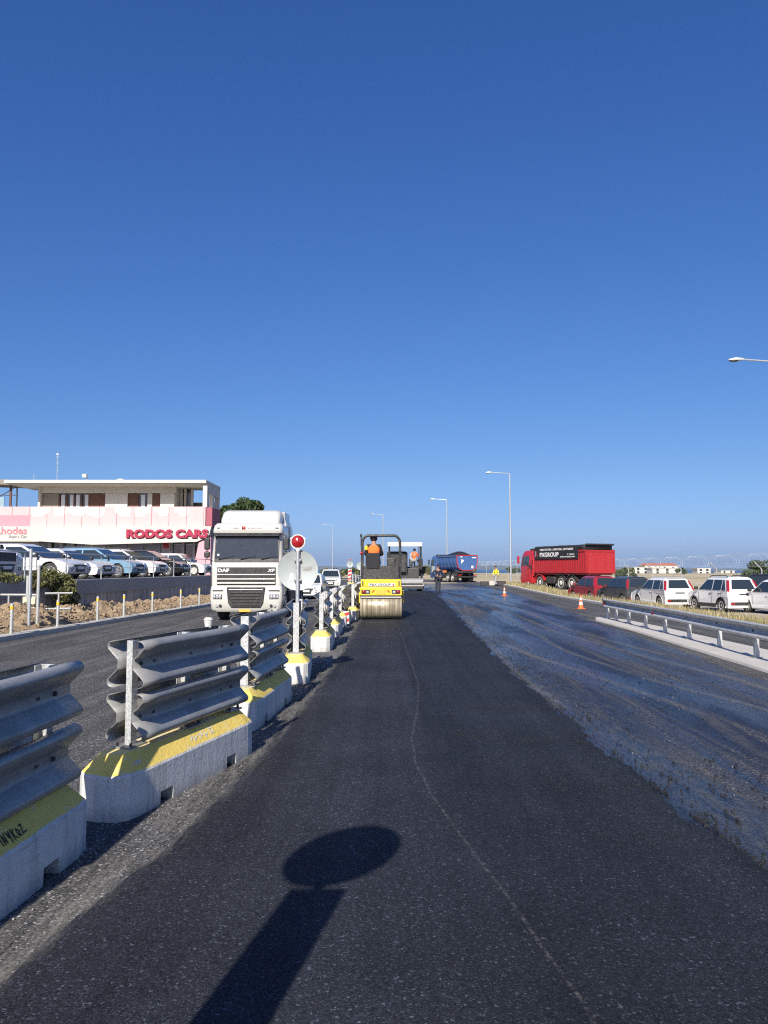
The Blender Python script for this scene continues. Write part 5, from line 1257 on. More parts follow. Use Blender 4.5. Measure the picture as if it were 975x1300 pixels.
    mb = MB(); mb.box((0, 0, .30), (Wd - .5, L - .7, .22)); mb.build('underbody', M['plastic'], t)
    mb = MB(); mb.tube([(0, rt + .35, Hh - .01), (0, rt + .2, Hh + .2)], .008, 5); mb.build('aerial', M['plastic'], t)
    return t
GR = 'cars parked in a row on the gravel at right'
def rc(px, d): return ((px - 487.5) / 976 * d, d)
for (px, d, h, paint, lab, kw) in (
    (751, 48.5, 12, 'car_red', 'dark red small hatchback behind the red tipper wheels in the right hand row', {}),
    (791, 44.2, 11, 'car_grey', 'dark grey small hatchback between the red car and the white cars', {}),
    (838, 40.6, 9, 'car_white', 'white small hatchback with plain sides, just right of the grey hatchback', {}),
    (914, 37.2, 8, 'car_white', 'white small hatchback with black side trim and roof rails', dict(trim=True, rails=True, Hh=1.62)),
    (985, 34.6, 10, 'car_white', 'white small hatchback cut off by the right edge of the picture', {})):
    x, y = rc(px, d)
    car(lab, (x, y, zt(x, y) + .0), R(h), paint, group=GR, **kw)
x, y = rc(985, 43.0)
car('black car behind the white hatchbacks at the right edge', (x, y, zt(x, y) + .05), R(-50), 'car_black', L=4.5, Wd=1.82, Hh=1.66, kind='suv', group=GR, rims='rim')
GLt = 'cars parked on the terrace in front of the rental building'
def front_at(fx, fy, L, a):   # heading a measured from +X
    return (fx - cos(a) * L / 2, fy - sin(a) * L / 2, LOT)
A_ = R(-7)
for (fx, fy, L, Wd, Hh, kind, paint, lab, kw) in (
    (-13.0, 26.6, 4.9, 1.95, 1.80, 'van', 'car_white', 'white van with a black grille at the left edge of the terrace', dict(cat='van', z_belt=1.16)),
    (-12.2, 31.0, 4.5, 1.80, 1.47, 'suv', 'car_white', 'big white car second from the left on the terrace, behind the twin sign poles', {}),
    (-12.5, 34.9, 4.4, 1.80, 1.38, 'sedan', 'car_white', 'low white car on the terrace between the big white car and the blue one', {}),
    (-12.7, 40.2, 4.5, 1.84, 1.56, 'suv', 'car_blue', 'pale blue sport utility car on the terrace', dict(rails=True)),
    (-12.75, 44.4, 4.4, 1.82, 1.58, 'suv', 'car_white', 'white sport utility car right of the pale blue one', dict(rails=True)),
    (-12.3, 47.8, 4.4, 1.82, 1.58, 'suv', 'car_black', 'black sport utility car on the terrace', {}),
    (-11.6, 51.2, 4.05, 1.72, 1.48, 'hatch', 'car_white', 'small white hatchback, rightmost car on the terrace by the pink column', dict(tailhi=False))):
    kw.setdefault('rims', 'rim' if kind != 'hatch' else 'steel_rim')
    car(lab, front_at(fx, fy, L, A_), A_ - pi / 2, paint, L=L, Wd=Wd, Hh=Hh, kind=kind, group=GLt, **kw)
# traffic behind the white truck
car('white sport utility car following the white truck on the left carriageway', (-4.85, 70.5, -.22), R(182), 'car_white', L=4.5, Wd=1.85, Hh=1.72, kind='suv', rims='rim')
car('white car half hidden behind the round sign, just behind the white truck', (-4.45, 46.4, -.22), R(178), 'car_white', L=4.2, Wd=1.78, Hh=1.5, kind='sedan', rims='rim')
# ---------------- rental building on the terrace
def building():
    t = thing('rental_building', 'two storey car rental building with pink band, big red letters and flat roof', 'building', (-21, 58, LOT))
    def bx(name, x0, x1, y0, y1, z0, z1, m, par=None, bevel=.0, label=None):
        mb = MB(); mb.box(((x0 + x1) / 2 + 21, (y0 + y1) / 2 - 58, (z0 + z1) / 2 - LOT), (x1 - x0, y1 - y0, z1 - z0)); o = mb.build(name, m, par or t, bevel=bevel)
        if label: o['label'] = label
        return o
    C_ = M['cream']; Y2 = 59.6
    px = lambda p: (p - 487.5) / 976 * 58
    # roof slab with deep eaves
    rf = bx('roof', -28.6, px(262.5), 57.5, 62.6, 7.97, 8.22, C_, bevel=.02)
    bx('soffit', -28.5, px(258), 57.6, 62.5, 7.93, 7.968, M['soffit'], rf)
    # upper storey
    bx('upper_beam', px(38), px(215), Y2 - .12, Y2 + .3, 7.42, 7.93, C_)
    bx('floor_slab', px(20), px(262), 58.0, 62.5, 5.95, 6.18, C_)
    bx('upper_wall', px(39), px(213), Y2 + .28, 62.4, 6.19, 7.92, M['soffit'])
    segs = [(39, 62, 'blind'), (62, 101, 'win'), (101, 123, 'brown'), (123, 152, 'wall'), (152, 165, 'brown'), (165, 178, 'win1'), (178, 184, 'beige'), (184, 195, 'brown'), (195, 213, 'wall')]
    for a, b, k in segs:
        a, b = px(a), px(b)
        if k == 'wall': bx('wall_panel', a, b, Y2 - .10, Y2 + .27, 6.18, 7.40, C_)
        elif k == 'beige': bx('wall_panel', a, b, Y2 - .05, Y2 + .27, 6.18, 7.40, M['soffit'])
        elif k in ('brown', 'blind'):
            bx('shutter', a + .02, b - .02, Y2 + .05, Y2 + .27, 6.20, 7.38, M['brown'] if k == 'brown' else M['brown_grey'])
        else:
            w_ = bx('window', a, b, Y2 + .12, Y2 + .27, 6.2, 7.38, M['glass']); n_ = 4 if k == 'win' else 1
            for q in range(n_ + 1): bx('frame', a + (b - a) * q / n_ - .05, a + (b - a) * q / n_ + .05, Y2 + .02, Y2 + .115, 6.2, 7.38, M['brown'], w_)
            for q in range(n_):
                x0 = a + (b - a) * q / n_
                d = (b - a) / n_
                bx('curtain', x0 + (.30 if k == 'win1' else .22 + .2 * (q % 2)) * d, x0 + (.7 if k == 'win1' else .72 + .15 * (q % 2)) * d, Y2 + .085, Y2 + .112, 6.22, 7.3, M['curtain'], w_)
    # left end pier and loggia at right with its square column
    bx('end_wall', px(36.5), px(39), Y2 - .3, 62.4, 6.18, 7.95, C_)
    bx('column', px(257.5), px(263), 57.75, 58.35, 6.18, 8.0, C_)
    for k in range(2): bx('column', px(262) - .32, px(262), 60.1 + k * 2.0, 60.5 + k * 2.0, 6.18, 7.96, C_)
    bx('side_beam', px(262) - .30, px(262) + .01, 58.4, 62.5, 7.25, 7.96, C_)
    bx('loggia_wall', px(215), px(262) - .4, 62.1, 62.4, 6.18, 6.9, M['brown_grey'])
    for a, b in ((214, 217), (219, 222), (228, 231)): bx('door_post', px(a), px(b), Y2 + 1.5, Y2 + 1.7, 6.18, 7.9, C_)
    bx('loggia_door', px(215), px(228), Y2 + 1.72, Y2 + 1.85, 6.18, 7.9, M['glass'])
    # pink printed band with pale car silhouettes, white name board
    pk = NT('pink_printed_mesh'); c = pk.coord(rnd=False); n = pk.noise(pk.coord((1, 1, .3), rnd=False), 1.3, 3)
    pk.set(Base_Color=pk.mix(n, (.60, .395, .385), (.66, .455, .445)), Roughness=.75)
    band = bx('pink_band', -31.5, px(262), 57.55, 57.75, 4.72, 6.20, pk.m)
    bx('band_fold', px(262) + .02, px(270), 57.7, 60.5, 4.72, 6.15, M['pinkdark'], band)
    pale = mat('pale_pink_print', (.69, .525, .50), .75, var=.06)
    mid = mat('rose_print', (.66, .27, .31), .75, var=.06)
    def sil(x0, w_, h, m, q=[0]):
        q[0] += 1; o_ = .004 * (q[0] % 2); mb = MB(); z0 = 6.17 - h
        P_ = random.choice(([(0, 1), (.02, .45), (.12, .22), (.34, .16), (.40, 0), (.78, 0), (.86, .22), (1, .30), (1, 1)], [(0, 1), (0, .5), (.08, .1), (.6, .1), (.7, .35), (.95, .4), (1, 1)], [(0, 1), (.1, .4), (.3, .35), (.42, 0), (.9, .05), (1, .45), (.97, 1)]))
        mb.loft([[(x0 + u * w_ + 21, 57.5475 - o_ - 58, z0 + v * h - LOT) for u, v in P_], [(x0 + u * w_ + 21, 57.538 - o_ - 58, z0 + v * h - LOT) for u, v in P_]])
        mb.build('printed_shape', m, band)
    for x0, w_, h in ((px(42), 1.5, .82), (px(70), 1.3, .8), (px(88), 1.5, .72), (px(112), 1.4, .86), (px(146), 1.35, .8), (px(172), 1.3, .82), (px(196), 1.2, .74), (px(222), 1.2, .74)): sil(x0, w_, h, pale)
    bx('printed_shape', px(-8), px(41), 57.53, 57.548, 4.74, 5.55, mid, band)
    for p in range(18, 262, 22): bx('panel_seam', px(p) - .012, px(p) + .012, 57.535, 57.549, 4.73, 6.19, M['pinkdark'], band)
    bd = MB(); P_ = [(px(-30), 4.70), (px(-30), 3.55), (px(43), 3.63), (px(123), 3.33), (px(253), 3.55), (px(268), 3.95), (px(271), 4.70)]
    bd.loft([[(x + 21, 57.2 - 58, z - LOT) for x, z in P_], [(x + 21, 57.5 - 58, z - LOT) for x, z in P_]]); nb = bd.build('name_board', M['white_steel'] if False else C_, t, bevel=.01)
    cx = (px(165) + px(267)) / 2
    text('lettering', 'RODOS CARS', .80, M['letter_outline'], nb, (cx + 21 + .05, 57.18 - 58, 4.10 - LOT - .045), ext=.012, bold=.045, width=6.1)  # dark outline copy of the letters, set slightly offset behind them
    text('lettering', 'RODOS CARS', .80, M['crimson'], nb, (cx + 21, 57.12 - 58, 4.12 - LOT), ext=.03, bold=.045, width=6.1)
    text('lettering', 'Rhodes', .74, M['pink_letters'], nb, (px(20) + 21, 57.17 - 58, 4.36 - LOT), ext=.012, bold=.015, width=2.35)
    text('lettering', 'Rent a Car', .30, M['grey_letters'], nb, (px(28.5) + 21, 57.17 - 58, 3.93 - LOT), ext=.008, bold=.006, shear=.25, width=1.35)
    # ground floor
    bx('ground_floor_wall', -31, px(110), 59.0, 62.4, LOT, 5.9, M['soffit'])
    for a, b in ((43, 57), (60, 71), (76, 86), (90, 100)):
        w_ = bx('window', px(a), px(b), 58.92, 58.99, 2.2, 3.75, M['glass'])
    for a in (58.5, 73.5, 88): bx('column', px(a) - .09, px(a) + .09, 58.6, 58.9, LOT, 3.9, C_)
    for a, b in ((114, 135), (137, 157), (159, 178), (180, 200)): bx('shop_shutter', px(a) + .06, px(b) - .06, 58.95, 59.1, LOT, 3.7, M['shutter'])
    bx('shop_wall', px(110), px(214), 59.12, 62.4, LOT, 5.9, C_)
    bx('shop_glass', px(214), px(262), 59.3, 59.4, LOT, 4.6, M['pale_glass'])
    bx('shop_back_wall', px(214), px(262), 62.1, 62.4, LOT, 5.9, C_)
    for a in (228, 242): bx('column', px(a) - .08, px(a) + .08, 59.0, 59.25, LOT, 4.6, C_)
    ws = bx('wall_sign', px(203), px(212.5), 58.7, 58.78, 3.0, 3.62, M['white_band']); bx('sign_face', px(204), px(211.5), 58.68, 58.698, 3.08, 3.54, M['red_paint'], ws)
    bx('notice', px(246), px(251.5), 59.1, 59.14, 2.55, 3.1, M['white_band'])
    lg = MB(); P_ = [(px(247), LOT), (px(270), LOT), (px(270), 3.9), (px(255), 3.5)]
    lg.loft([[(x + 21, 57.35 - 58, z - LOT) for x, z in P_], [(x + 21, 58.9 - 58, z - LOT) for x, z in P_]]); lg.build('pink_column', M['pinkleg'], t, bevel=.02)
    return t
building()
def roof_thing(name, label, cat, px, d=60): return thing(name, label, cat, ((px - 487.5) / 976 * d, d, 8.22))
a = roof_thing('roof_aerial', 'thin tall lattice aerial on the flat roof', 'aerial', 70, 62)
mb = MB(); mb.cyl((0, 0, 0), (0, 0, 2.6), .025, n=6)
for z in (1.3, 1.9, 2.4): mb.box((0, 0, z), (.28, .02, .02))
mb.build('mast', M['white_steel'], a); mb = MB(); mb.box((0, 0, 2.62), (.2, .1, .12)); mb.build('head', M['white_steel'], a)
a = roof_thing('roof_aerial', 'short rod aerial near the left end of the flat roof', 'aerial', 40.5, 61); mb = MB(); mb.cyl((0, 0, 0), (0, 0, .85), .025, n=6); mb.build('mast', M['white_steel'], a)
a = roof_thing('roof_floodlight', 'white floodlight on a short stand on the roof edge', 'floodlight', 107, 59.5); mb = MB(); mb.cyl((.08, 0, 0), (.08, 0, .5), .05, n=8); mb.build('stand', M['white_steel'], a); mb = MB(); mb.box((-.06, -.1, .55), (.34, .3, .26), rx=.3); mb.build('lamp_head', M['white_paint'], a, bevel=.03)
mb = MB(); mb.cyl((.35, 0, 0), (.35, 0, .5), .02, n=6); mb.cyl((.5, 0, 0), (.5, 0, .4), .02, n=6); mb.build('rods', M['dark_metal'], a) if False else None
a = roof_thing('satellite_dish', 'white dish lying on the roof edge', 'dish', 151, 60); mb = MB(); mb.ell((0, 0, .16), (.38, .3, .24), 14, 8); mb.build('dish', M['white_paint'], a, smooth='all'); mb = MB(); mb.box((.42, 0, .12), (.5, .2, .1)); mb.build('arm', M['white_paint'], a)

# ---------------- billboard frame at the far left edge
b = thing('billboard', 'brown roof edge and framed panel cut off by the left edge of the picture', 'billboard', (-30.3, 61, LOT))
mb = MB(); mb.box((-1.55, .6, 7.35), (5.0, 2.6, .42), ry=.04); mb.build('canopy', M['brown_grey'], b, bevel=.03)
for x in (.55, 1.05):
    mb = MB(); mb.box((x, 0, 3.45), (.16 if x < .8 else .07, .12, 7.9)); mb.build('post', M['brown'] if x < .8 else M['dark_metal'], b)
for z in (5.9, 5.75):
    pass
mb = MB(); mb.box((.3, 0, 6.3), (1.5, .06, .06)); mb.cyl((-.3, 0, 6.2), (1.0, 0, 7.0), .03, n=6); mb.build('brace', M['dark_metal'], b)
mb = MB(); mb.box((-.55, -.1, 5.6), (1.3, .08, 1.1)); mb.build('panel', mat('faded_blue_panel', (.25, .36, .42), .5, var=.2), b)

# ---------------- railings and poles in front of the wall
rl_ = thing('terrace_railing', 'thin pale pipe railing along the top of the retaining wall', 'railing', (interp(WL, 30), 30, LOT + .07))
pr_ = [14, 16.6, 19.2, 21.8, 24.4, 27.0, 29.8, 32.6, 35.4, 38.4, 41.4, 44.4, 47.5, 50.6]
for y in pr_:
    mb = MB(); mb.cyl((interp(WL, y) - .14 - rl_.location.x, y - 30, 0), (interp(WL, y) - .14 - rl_.location.x, y - 30, .93), .026, n=8); mb.build('post', M['steel_pole'], rl_)
mb = MB(); mb.tube([(interp(WL, y) - .14 - rl_.location.x, y - 30, .93) for y in pr_], .022, 6); mb.build('rail', M['steel_pole'], rl_)
mb = MB(); mb.tube([(interp(WL, y) - .14 - rl_.location.x, y - 30, .45) for y in pr_], .008, 5); mb.build('wire', M['steel_pole'], rl_)
def tube_rail(label, p0, p1, z0, z1, n_, low=None):
    t = thing('pipe_barrier', label, 'barrier', (*p0, z0)); d = V((p1[0] - p0[0], p1[1] - p0[1], 0))
    mb = MB(); mb.tube([(0, 0, z1 - z0), (d.x, d.y, z1 - z0)], .032, 8); mb.build('rail', M['white_steel'], t)
    for k in range(n_):
        p = d * ((k + .5) / n_); mb = MB(); mb.cyl((p.x, p.y, -.3), (p.x, p.y, z1 - z0), .028, n=8); mb.build('post', M['white_steel'], t)
    if low: mb = MB(); mb.tube([(0, 0, low - z0), (d.x, d.y, low - z0)], .03, 8); mb.build('low_rail', M['white_steel'], t)
tube_rail('pale pipe barrier in front of the wall, left of the twin poles', (-11.15, 22.4), (-9.95, 22.2), 0, .80, 2)
tube_rail('pale pipe barrier in front of the wall, right of the twin poles', (-10.05, 22.9), (-9.35, 23.2), 0, .82, 1, .36)
tp = thing('twin_sign_poles', 'two grey poles carrying a narrow sign seen from behind, before the wall', 'sign pole', (-9.72, 21.2, -.1))
mb = MB(); mb.cyl((0, 0, 0), (0, 0, 2.2), .045, n=10); mb.build('pole', M['steel_pole'], tp, smooth=True)
mb = MB(); mb.cyl((.12, .25, 0), (.12, .25, 1.75), .045, n=10); mb.build('pole', M['white_steel'], tp, smooth=True)
mb = MB(); mb.box((-.06, .08, 1.15), (.16, .03, .62)); mb.build('sign_back', M['steel_pole'], tp, bevel=.008)
cp = thing('concrete_pier', 'sunlit cream concrete stub standing at the foot of the dark wall', 'concrete block', (-10.45, 22.9, -.3))
mb = MB(); mb.box((0, 0, .5), (.34, .35, 1.06), tx=1.15, ty=.9); mb.build('pier', mat('pale_render', (.66, .60, .44), .9, var=.15, vs=5, bump=.3), cp, bevel=.03)
# bollards with yellow reflectors on the left kerb
def bollard():
    t = thing('bollard', 'x', 'bollard', group='grey bollards along the left kerb')
    mb = MB(); mb.lathe([(.040, 0), (.040, .74), (.035, .765), (.001, .77)], n=14); mb.build('tube', M['white_steel'], t, smooth=True)
    mb = MB(); mb.lathe([(.044, .62), (.044, .70)], n=14, caps=False); mb.build('reflective_band', mat('amber_reflector', (.85, .50, .02), .35, var=.1), t, smooth='all', fix=False)
    return t
bo = bollard(); bl = [(19.5, 'leftmost grey bollard with an amber band, by the first soil heap'), (21.9, 'grey bollard with an amber band in front of the twin sign poles'), (24.5, 'third grey bollard from the left along the kerb'), (26.6, 'fourth grey bollard from the left along the kerb'), (29.3, 'fifth grey bollard from the left along the kerb'), (32.6, 'sixth grey bollard from the left along the kerb'), (35.2, 'grey bollard on the kerb nearest to the white truck')]
for i, (y, lab) in enumerate(bl):
    o = bo if i == 0 else dup(bo)
    o.location = (interp(KL, y) - .16, y, -.09); o['label'] = lab

# ---------------- street lamps
def lamp(h=11.0, arm=2.3):
    t = thing('street_lamp', 'x', 'street lamp', group='tall single arm street lamps beside the road')
    mb = MB(); mb.tube([(0, 0, 0), (0, 0, h * .5), (0, 0, h)], [.10, .082, .06], 12); p = mb.build('pole', M['steel_pole'], t, smooth=True)
    mb = MB(); mb.box((0, 0, .015), (.4, .4, .03)); mb.build('base_plate', M['galv'], p)
    mb = MB(); mb.tube([(0, 0, h - .05), (-.15, 0, h + .02), (-arm + .5, 0, h + .14)], .035, 8); a = mb.build('arm', M['steel_pole'], t, smooth=True)
    mb = MB(); mb.loft([[(-arm - .12, -.06, h + .10), (-arm - .12, .06, h + .10), (-arm - .12, .05, h + .14), (-arm - .12, -.05, h + .14)], [(-arm + .18, -.15, h + .08), (-arm + .18, .15, h + .08), (-arm + .18, .10, h + .22), (-arm + .18, -.10, h + .22)], [(-arm + .55, -.08, h + .10), (-arm + .55, .08, h + .10), (-arm + .55, .06, h + .19), (-arm + .55, -.06, h + .19)]]); hd_ = mb.build('lamp_head', M['white_steel'], t, bevel=.02)
    mb = MB(); mb.ell((-arm + .13, 0, h + .075), (.20, .10, .06), 12, 6); mb.build('lens', M['pale_glass'], hd_, smooth='all')
    return t
lp = lamp()
for i, (x, y, rz, lab) in enumerate(((17.45, 33, 0, 'nearest street lamp, only its head and arm reaching in from the right edge'), (12.5, 76, 0, 'tall street lamp on the verge left of the red tipper'), (8.6, 105, 14, 'street lamp rising behind the blue tipper'), (-.15, 134, 22, 'street lamp above the roller, third along the curve'), (-10.8, 162, 22, 'farthest street lamp, faint above the white car on the left'))):
    o = lp if i == 0 else dup(lp)
    o.location = (x, y, zt(x, y) - .02); o.rotation_euler = (0, 0, R(-rz)); o['label'] = lab

# ---------------- airfield fence with barbed coils
FL = [(23.5, 24), (21.0, 40), (20.7, 62), (20.5, 90), (20.0, 115), (18, 140), (13, 165), (4, 188), (-12, 205), (-40, 222)]
fn = thing('security_fence', 'wire fence with leaning arms and barbed coils beyond the parked cars', 'fence', (21, 60, 0))
wire = mat('fence_wire', (.42, .43, .42), .5, metal=.4, var=.1)
pf = []; y = 26.
while y < 205:
    pf.append(y); y += 5.6 if y < 120 else 8
def fz(y): return -.45 * (1 - S((y - 60) / 40)) - .05
lines = {z: [] for z in (.15, .6, 1.05, 1.5, 1.95)}; top = [[], [], []]
for y in pf:
    x = interp(FL, y); p = V((x, y, fz(y))) - fn.location
    mb = MB(); mb.tube([p, p + V((0, 0, 2.02)), p + V((-.42, 0, 2.46))], .035, 6); mb.build('post', M['white_steel'], fn)
    for z in lines: lines[z].append(p + V((0, 0, z)))
    for k in range(3): top[k].append(p + V((-.14 * (k + 1), 0, 2.02 + .147 * (k + 1))))
mb = MB()
for z, l in lines.items(): mb.tube(l, .006, 4)
yy = pf[0]
while yy < 120:
    x = interp(FL, yy); p = V((x, yy, fz(yy))) - fn.location
    mb.tube([p, p + V((0, 0, 1.98))], .0035, 3); yy += .22
w_ = mb.build('wire_mesh', wire, fn); w_['kind'] = 'stuff'
mb = MB()
for l in top: mb.tube(l, .006, 4)
coil = []; a = 0; yy = pf[0]
while yy < 150:
    x = interp(FL, yy); coil.append(V((x - .42 + .36 * cos(a), yy, fz(yy) + 2.52 + .36 * sin(a))) - fn.location); a += .6; yy += .036
mb.tube(coil, .0045, 3); c_ = mb.build('barbed_coil', wire, fn); c_['kind'] = 'stuff'

# ---------------- distant low houses beyond the field
def house(label, x, y, w_, d, h, roofm, m, stor=2):
    t = thing('distant_building', label, 'building', (x, y, zland(x, y) - .3), R(random.uniform(-8, 8)))
    mb = MB(); mb.box((0, 0, h / 2), (w_, d, h)); mb.build('wall', m, t)
    mb = MB()
    if roofm is M['cream']: mb.box((0, 0, h + .15), (w_ + .6, d + .6, .3))
    else: mb.loft([[(-w_ / 2 - .3, -d / 2 - .3, h), (w_ / 2 + .3, -d / 2 - .3, h), (w_ / 2 + .3, d / 2 + .3, h), (-w_ / 2 - .3, d / 2 + .3, h)], [(-w_ / 2 + 1, -.2, h + 1.5), (w_ / 2 - 1, -.2, h + 1.5), (w_ / 2 - 1, .2, h + 1.5), (-w_ / 2 + 1, .2, h + 1.5)]])
    mb.build('roof', roofm, t)
    for s in range(stor):
        for k in range(max(2, int(w_ / 4))):
            mb = MB(); mb.box((-w_ / 2 + (k + .5) * w_ / max(2, int(w_ / 4)), -d / 2 - .02, h * (s + .55) / stor), (1.3, .1, 1.2)); mb.build('window', M['glass'], t)
tile = mat('red_roof_tiles', (.42, .13, .08), .8, var=.2)
for lab, px, d, w_, h, rm in (('cream flat roofed building low on the horizon, left of the others', 815, 420, 12, 3.4, M['cream']), ('cream flat roofed building on the horizon with red roofed blocks behind', 842, 400, 15, 3.0, M['cream']), ('white house with a red roof standing behind the cream buildings, left', 823, 470, 9, 5.6, tile), ('white house with a red roof standing behind the cream buildings, right', 844, 480, 11, 5.8, tile), ('small pale house alone right of the cream buildings', 889, 430, 7, 3.2, M['cream']), ('low pale shed on the horizon beside the sea', 918, 500, 9, 2.6, M['cream'])):
    house(lab, (px - 487.5) / 976 * d, d, w_, 9, h, rm, M['cream'])

# ---------------- trees, bushes, grass
def leaf_cloud(mb, c, r, n_, size, flat=1.0, gaps=0.0):
    c = V(c)
    for _ in range(n_):
        while True:
            p = V((random.uniform(-1, 1), random.uniform(-1, 1), random.uniform(-1, 1)))
            if .25 < p.length <= 1: break
        p = p * (random.random() ** .25 / max(.3, p.length) * .95)
        q = c + V((p.x * r[0], p.y * r[1], p.z * r[2]))
        a = V((random.gauss(0, 1), random.gauss(0, 1), random.gauss(0, .8))).normalized(); b = a.orthogonal().normalized(); b = Mx.Rotation(random.uniform(0, 6.28), 3, a) @ b; d = a.cross(b)
        s = size * random.uniform(.6, 1.4)
        i = [mb.P(q + b * s), mb.P(q + d * s * .5), mb.P(q - b * s), mb.P(q - d * s * .5)]; mb.F(i)
def tree(label, x, y, z, h, crown, seed, lm='leaf', trunk_r=.18, n_=260, leaf=.17, name='tree', group=None):
    random.seed(seed); t = thing(name, label, 'tree', (x, y, z), 0, group)
    mb = MB(); mb.tube([(0, 0, -.3), (.06, .03, h * .3), (-.05, .05, h * .6)], [trunk_r, trunk_r * .75, trunk_r * .45], 8)
    for (cx, cy, cz, rx, ry, rz, dn) in crown:
        mb.tube([(0, 0, h * random.uniform(.25, .45)), (cx * .5, cy * .5, cz * .75), (cx, cy, cz)], [trunk_r * .5, trunk_r * .3, trunk_r * .12], 6)
    mb.build('trunk', M['bark'], t)
    mb = MB()
    for (cx, cy, cz, rx, ry, rz, dn) in crown: leaf_cloud(mb, (cx, cy, cz), (rx, ry, rz), int(n_ * dn), leaf)
    mb.build('crown', M[lm], t, fix=False); return t
def blobs(w_, h0, h1, k, rr, seed):
    random.seed(seed); out = []
    for _ in range(k):
        a = random.uniform(-1, 1); zc = random.uniform(h0, h1) - abs(a) * (h1 - h0) * .3
        r = random.uniform(*rr); out.append((a * w_, random.uniform(-.6, .6) * w_ * .6, zc, r, r, r * .75, 1.0))
    return out
tree('dense dark tree rising behind the white truck and the rental building', -14.0, 74, .6, 8.7, blobs(2.1, 3.4, 8.0, 22, (.55, .95), 3), 5, n_=300, leaf=.16)
tree('dark tree beside the right end of the rental building', -15.1, 75, .8, 7.4, blobs(1.7, 2.6, 6.2, 10, (.7, 1.1), 9), 6, n_=380, leaf=.16)
tree('lower dark tree hidden behind the cab of the white truck', -11.6, 78, 0.3, 7.0, blobs(1.3, 2.0, 4.9, 9, (.6, 1.0), 13), 8, n_=300, leaf=.16)
tree('round green tree at the right edge above the black car', 33.2, 69, -.8, 3.6, blobs(1.2, 1.5, 3.1, 9, (.5, .8), 23), 28, n_=260, leaf=.11, lm='leaf')
tree('small dark bush beyond the fence, right of the red tipper', 34.5, 110, -1, 2.9, blobs(1.3, 1.0, 2.3, 6, (.6, .9), 21), 29, n_=200, leaf=.16)
for i in range(16):
    random.seed(100 + i); x = -15 + i * 1.9 + random.uniform(-.6, .6); y = 205 + random.uniform(-8, 14)
    tree('distant dark shrub in the line across the end of the road', x, y, zland(x, y), 2.6, blobs(1.2, .8, 2.0, 4, (.7, 1.1), 40 + i), 60 + i, n_=60, leaf=.34, name='shrub', group='distant shrubs across the end of the road', lm='leaf' if i % 2 else 'leaf_olive')
for i in range(14):
    random.seed(200 + i); x = 14 + i * 6.0 + random.uniform(-2, 2); y = 240 + random.uniform(-15, 30)
    tree('distant shrub in the low line beyond the airfield', x, y, zland(x, y), 2.4, blobs(1.4, .7, 1.7, 4, (.7, 1.0), 70 + i), 90 + i, n_=50, leaf=.4, name='shrub', group='distant shrubs beyond the airfield', lm='leaf' if i % 3 else 'leaf_olive')
random.seed(77)
bsh = thing('bush', 'olive green bush hanging over the retaining wall beside the twin poles', 'bush', (-10.9, 25.3, .9))
mb = MB()
for (cx, cy, cz, r) in ((-.25, -.7, .25, .36), (-.2, -.1, .38, .42), (-.05, .4, .30, .42), (.2, .6, .0, .44), (.28, .8, -.3, .38), (.26, 1.0, -.6, .28), (.0, 1.0, .2, .34), (.25, .3, -.2, .34)): leaf_cloud(mb, (cx, cy, cz), (r, r, r * .85), 420, .055)
mb.build('foliage', M['leaf_olive'], bsh, fix=False)
mb = MB()
for k in range(6): mb.tube([(-.2, -1 + k * .4, 0), (0, -.9 + k * .42, .4), (.25, -.8 + k * .45, .2)], [.02, .015, .006], 5)
mb.build('stem', M['bark'], bsh)
for k, (y, r, lab) in enumerate(((19.6, .42, 'low yellowish weed clump on top of the wall at the left edge'), (21.2, .42, 'low yellowish weed clump on top of the wall between van and poles'), (22.9, .34, 'low green weed clump on top of the wall next to the poles'))):
    b = thing('bush', lab, 'bush', (interp(WL, y) - .2, y, LOT + .05)); mb = MB()
    for q in range(5): leaf_cloud(mb, (random.uniform(-.1, .25), -1 + q * .5, .08 + random.uniform(-.05, .12)), (.35, .45, r * .6), 150, .055)
    mb.build('foliage', M['leaf_olive'], b, fix=False)
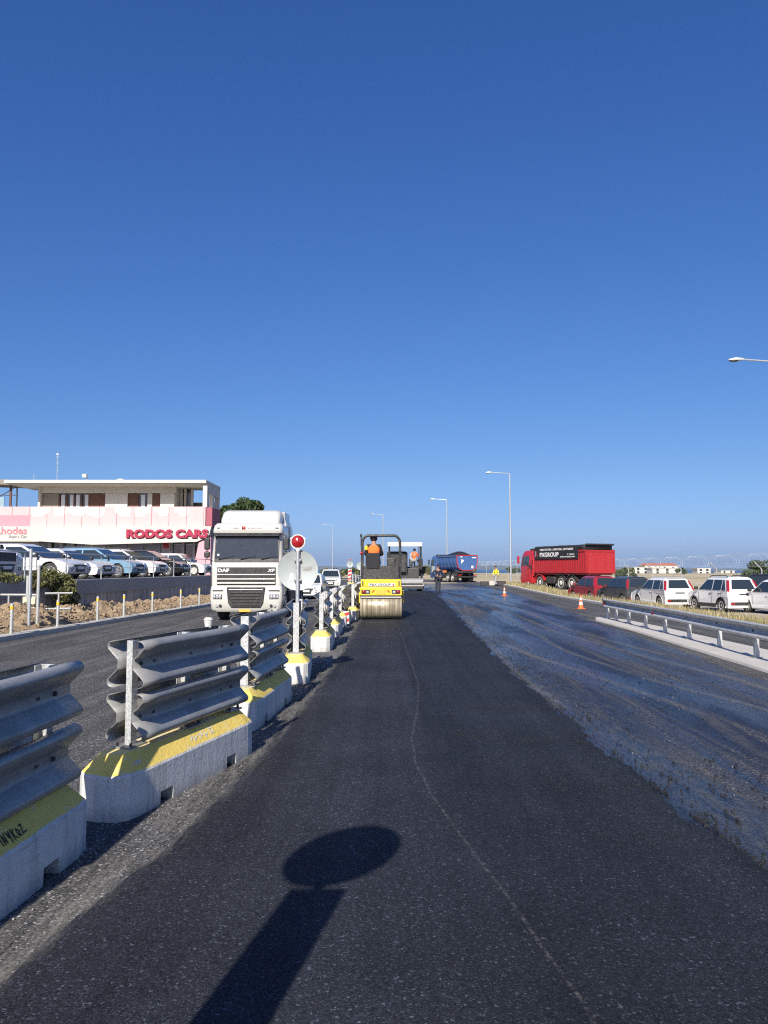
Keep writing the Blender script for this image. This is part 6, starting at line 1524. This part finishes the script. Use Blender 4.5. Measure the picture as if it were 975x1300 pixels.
def blades(name, n_, posf, hr, m, wd=.012):
    mb = MB()
    for _ in range(n_):
        x, y, z = posf(); h = random.uniform(*hr); a = random.uniform(0, 6.28); l = random.uniform(.1, .5) * h; b = a + pi / 2
        d = V((cos(a), sin(a), 0)); s = V((cos(b), sin(b), 0)) * wd * random.uniform(.6, 1.4); p = V((x, y, z))
        i = [mb.P(p - s), mb.P(p + s), mb.P(p + d * l * .35 + V((0, 0, h * .65)) + s * .7), mb.P(p + d * l + V((0, 0, h))), mb.P(p + d * l * .35 + V((0, 0, h * .65)) - s * .7)]
        mb.F((i[0], i[1], i[2], i[4])); mb.F((i[4], i[2], i[3]))
    return tag(mb.build(name, m, fix=False), kind='stuff')
def vpos():
    while True:
        y = 13 + 62 * random.random() ** 1.25; t = random.random()
        if n1(y * .7, t * 2.5, 5) > -.25 - .2 * random.random(): break
    x = interp(KR, y) + .25 + t * 2.3
    return x, y, zt(x, y) + .08 * (1 - t)
blades('dry_grass', 15000, vpos, (.12, .42), M['leaf_dry'], .010)
blades('green_grass', 5000, vpos, (.10, .32), M['leaf_grass'], .010)
def dpos():
    y = random.uniform(18, 25); a, b = interp(WL, y) + .1, interp(KL, y) - 1.5; return random.uniform(a, a + .9), y, -.05
blades('roadside_weeds', 900, dpos, (.1, .45), M['leaf_grass'], .014)
# kerb blocks left on the far verge
k1 = thing('kerb_stack', 'low stack of dark kerb blocks on the verge beside the man in yellow', 'kerb blocks', (9.3, 71.5, .0))
for k in range(3):
    mb = MB(); mb.box((k * .8, random.uniform(-.1, .1), .22), (.74, .4, .42 if k else .34)); mb.build('block', M['kerb'] if k == 1 else M['dark_metal'], k1, bevel=.02)

# ---------------- sea haze: one box of even, thin air round the scene
hz = NT('sea_haze'); vol = hz.n('VolumePrincipled'); hz.t.nodes.remove(hz.b)
vol.inputs['Color'].default_value = (.50, .68, .92, 1); vol.inputs['Density'].default_value = 0.00005; vol.inputs['Anisotropy'].default_value = 0.0
hz.l(vol.outputs[0], hz.out.inputs['Volume'])
mb = MB(); mb.box((0, 13000, 40), (70000, 34000, 130)); mb.M = None
ho = mb.build('haze', hz.m, fix=False); tag(ho, kind='stuff')
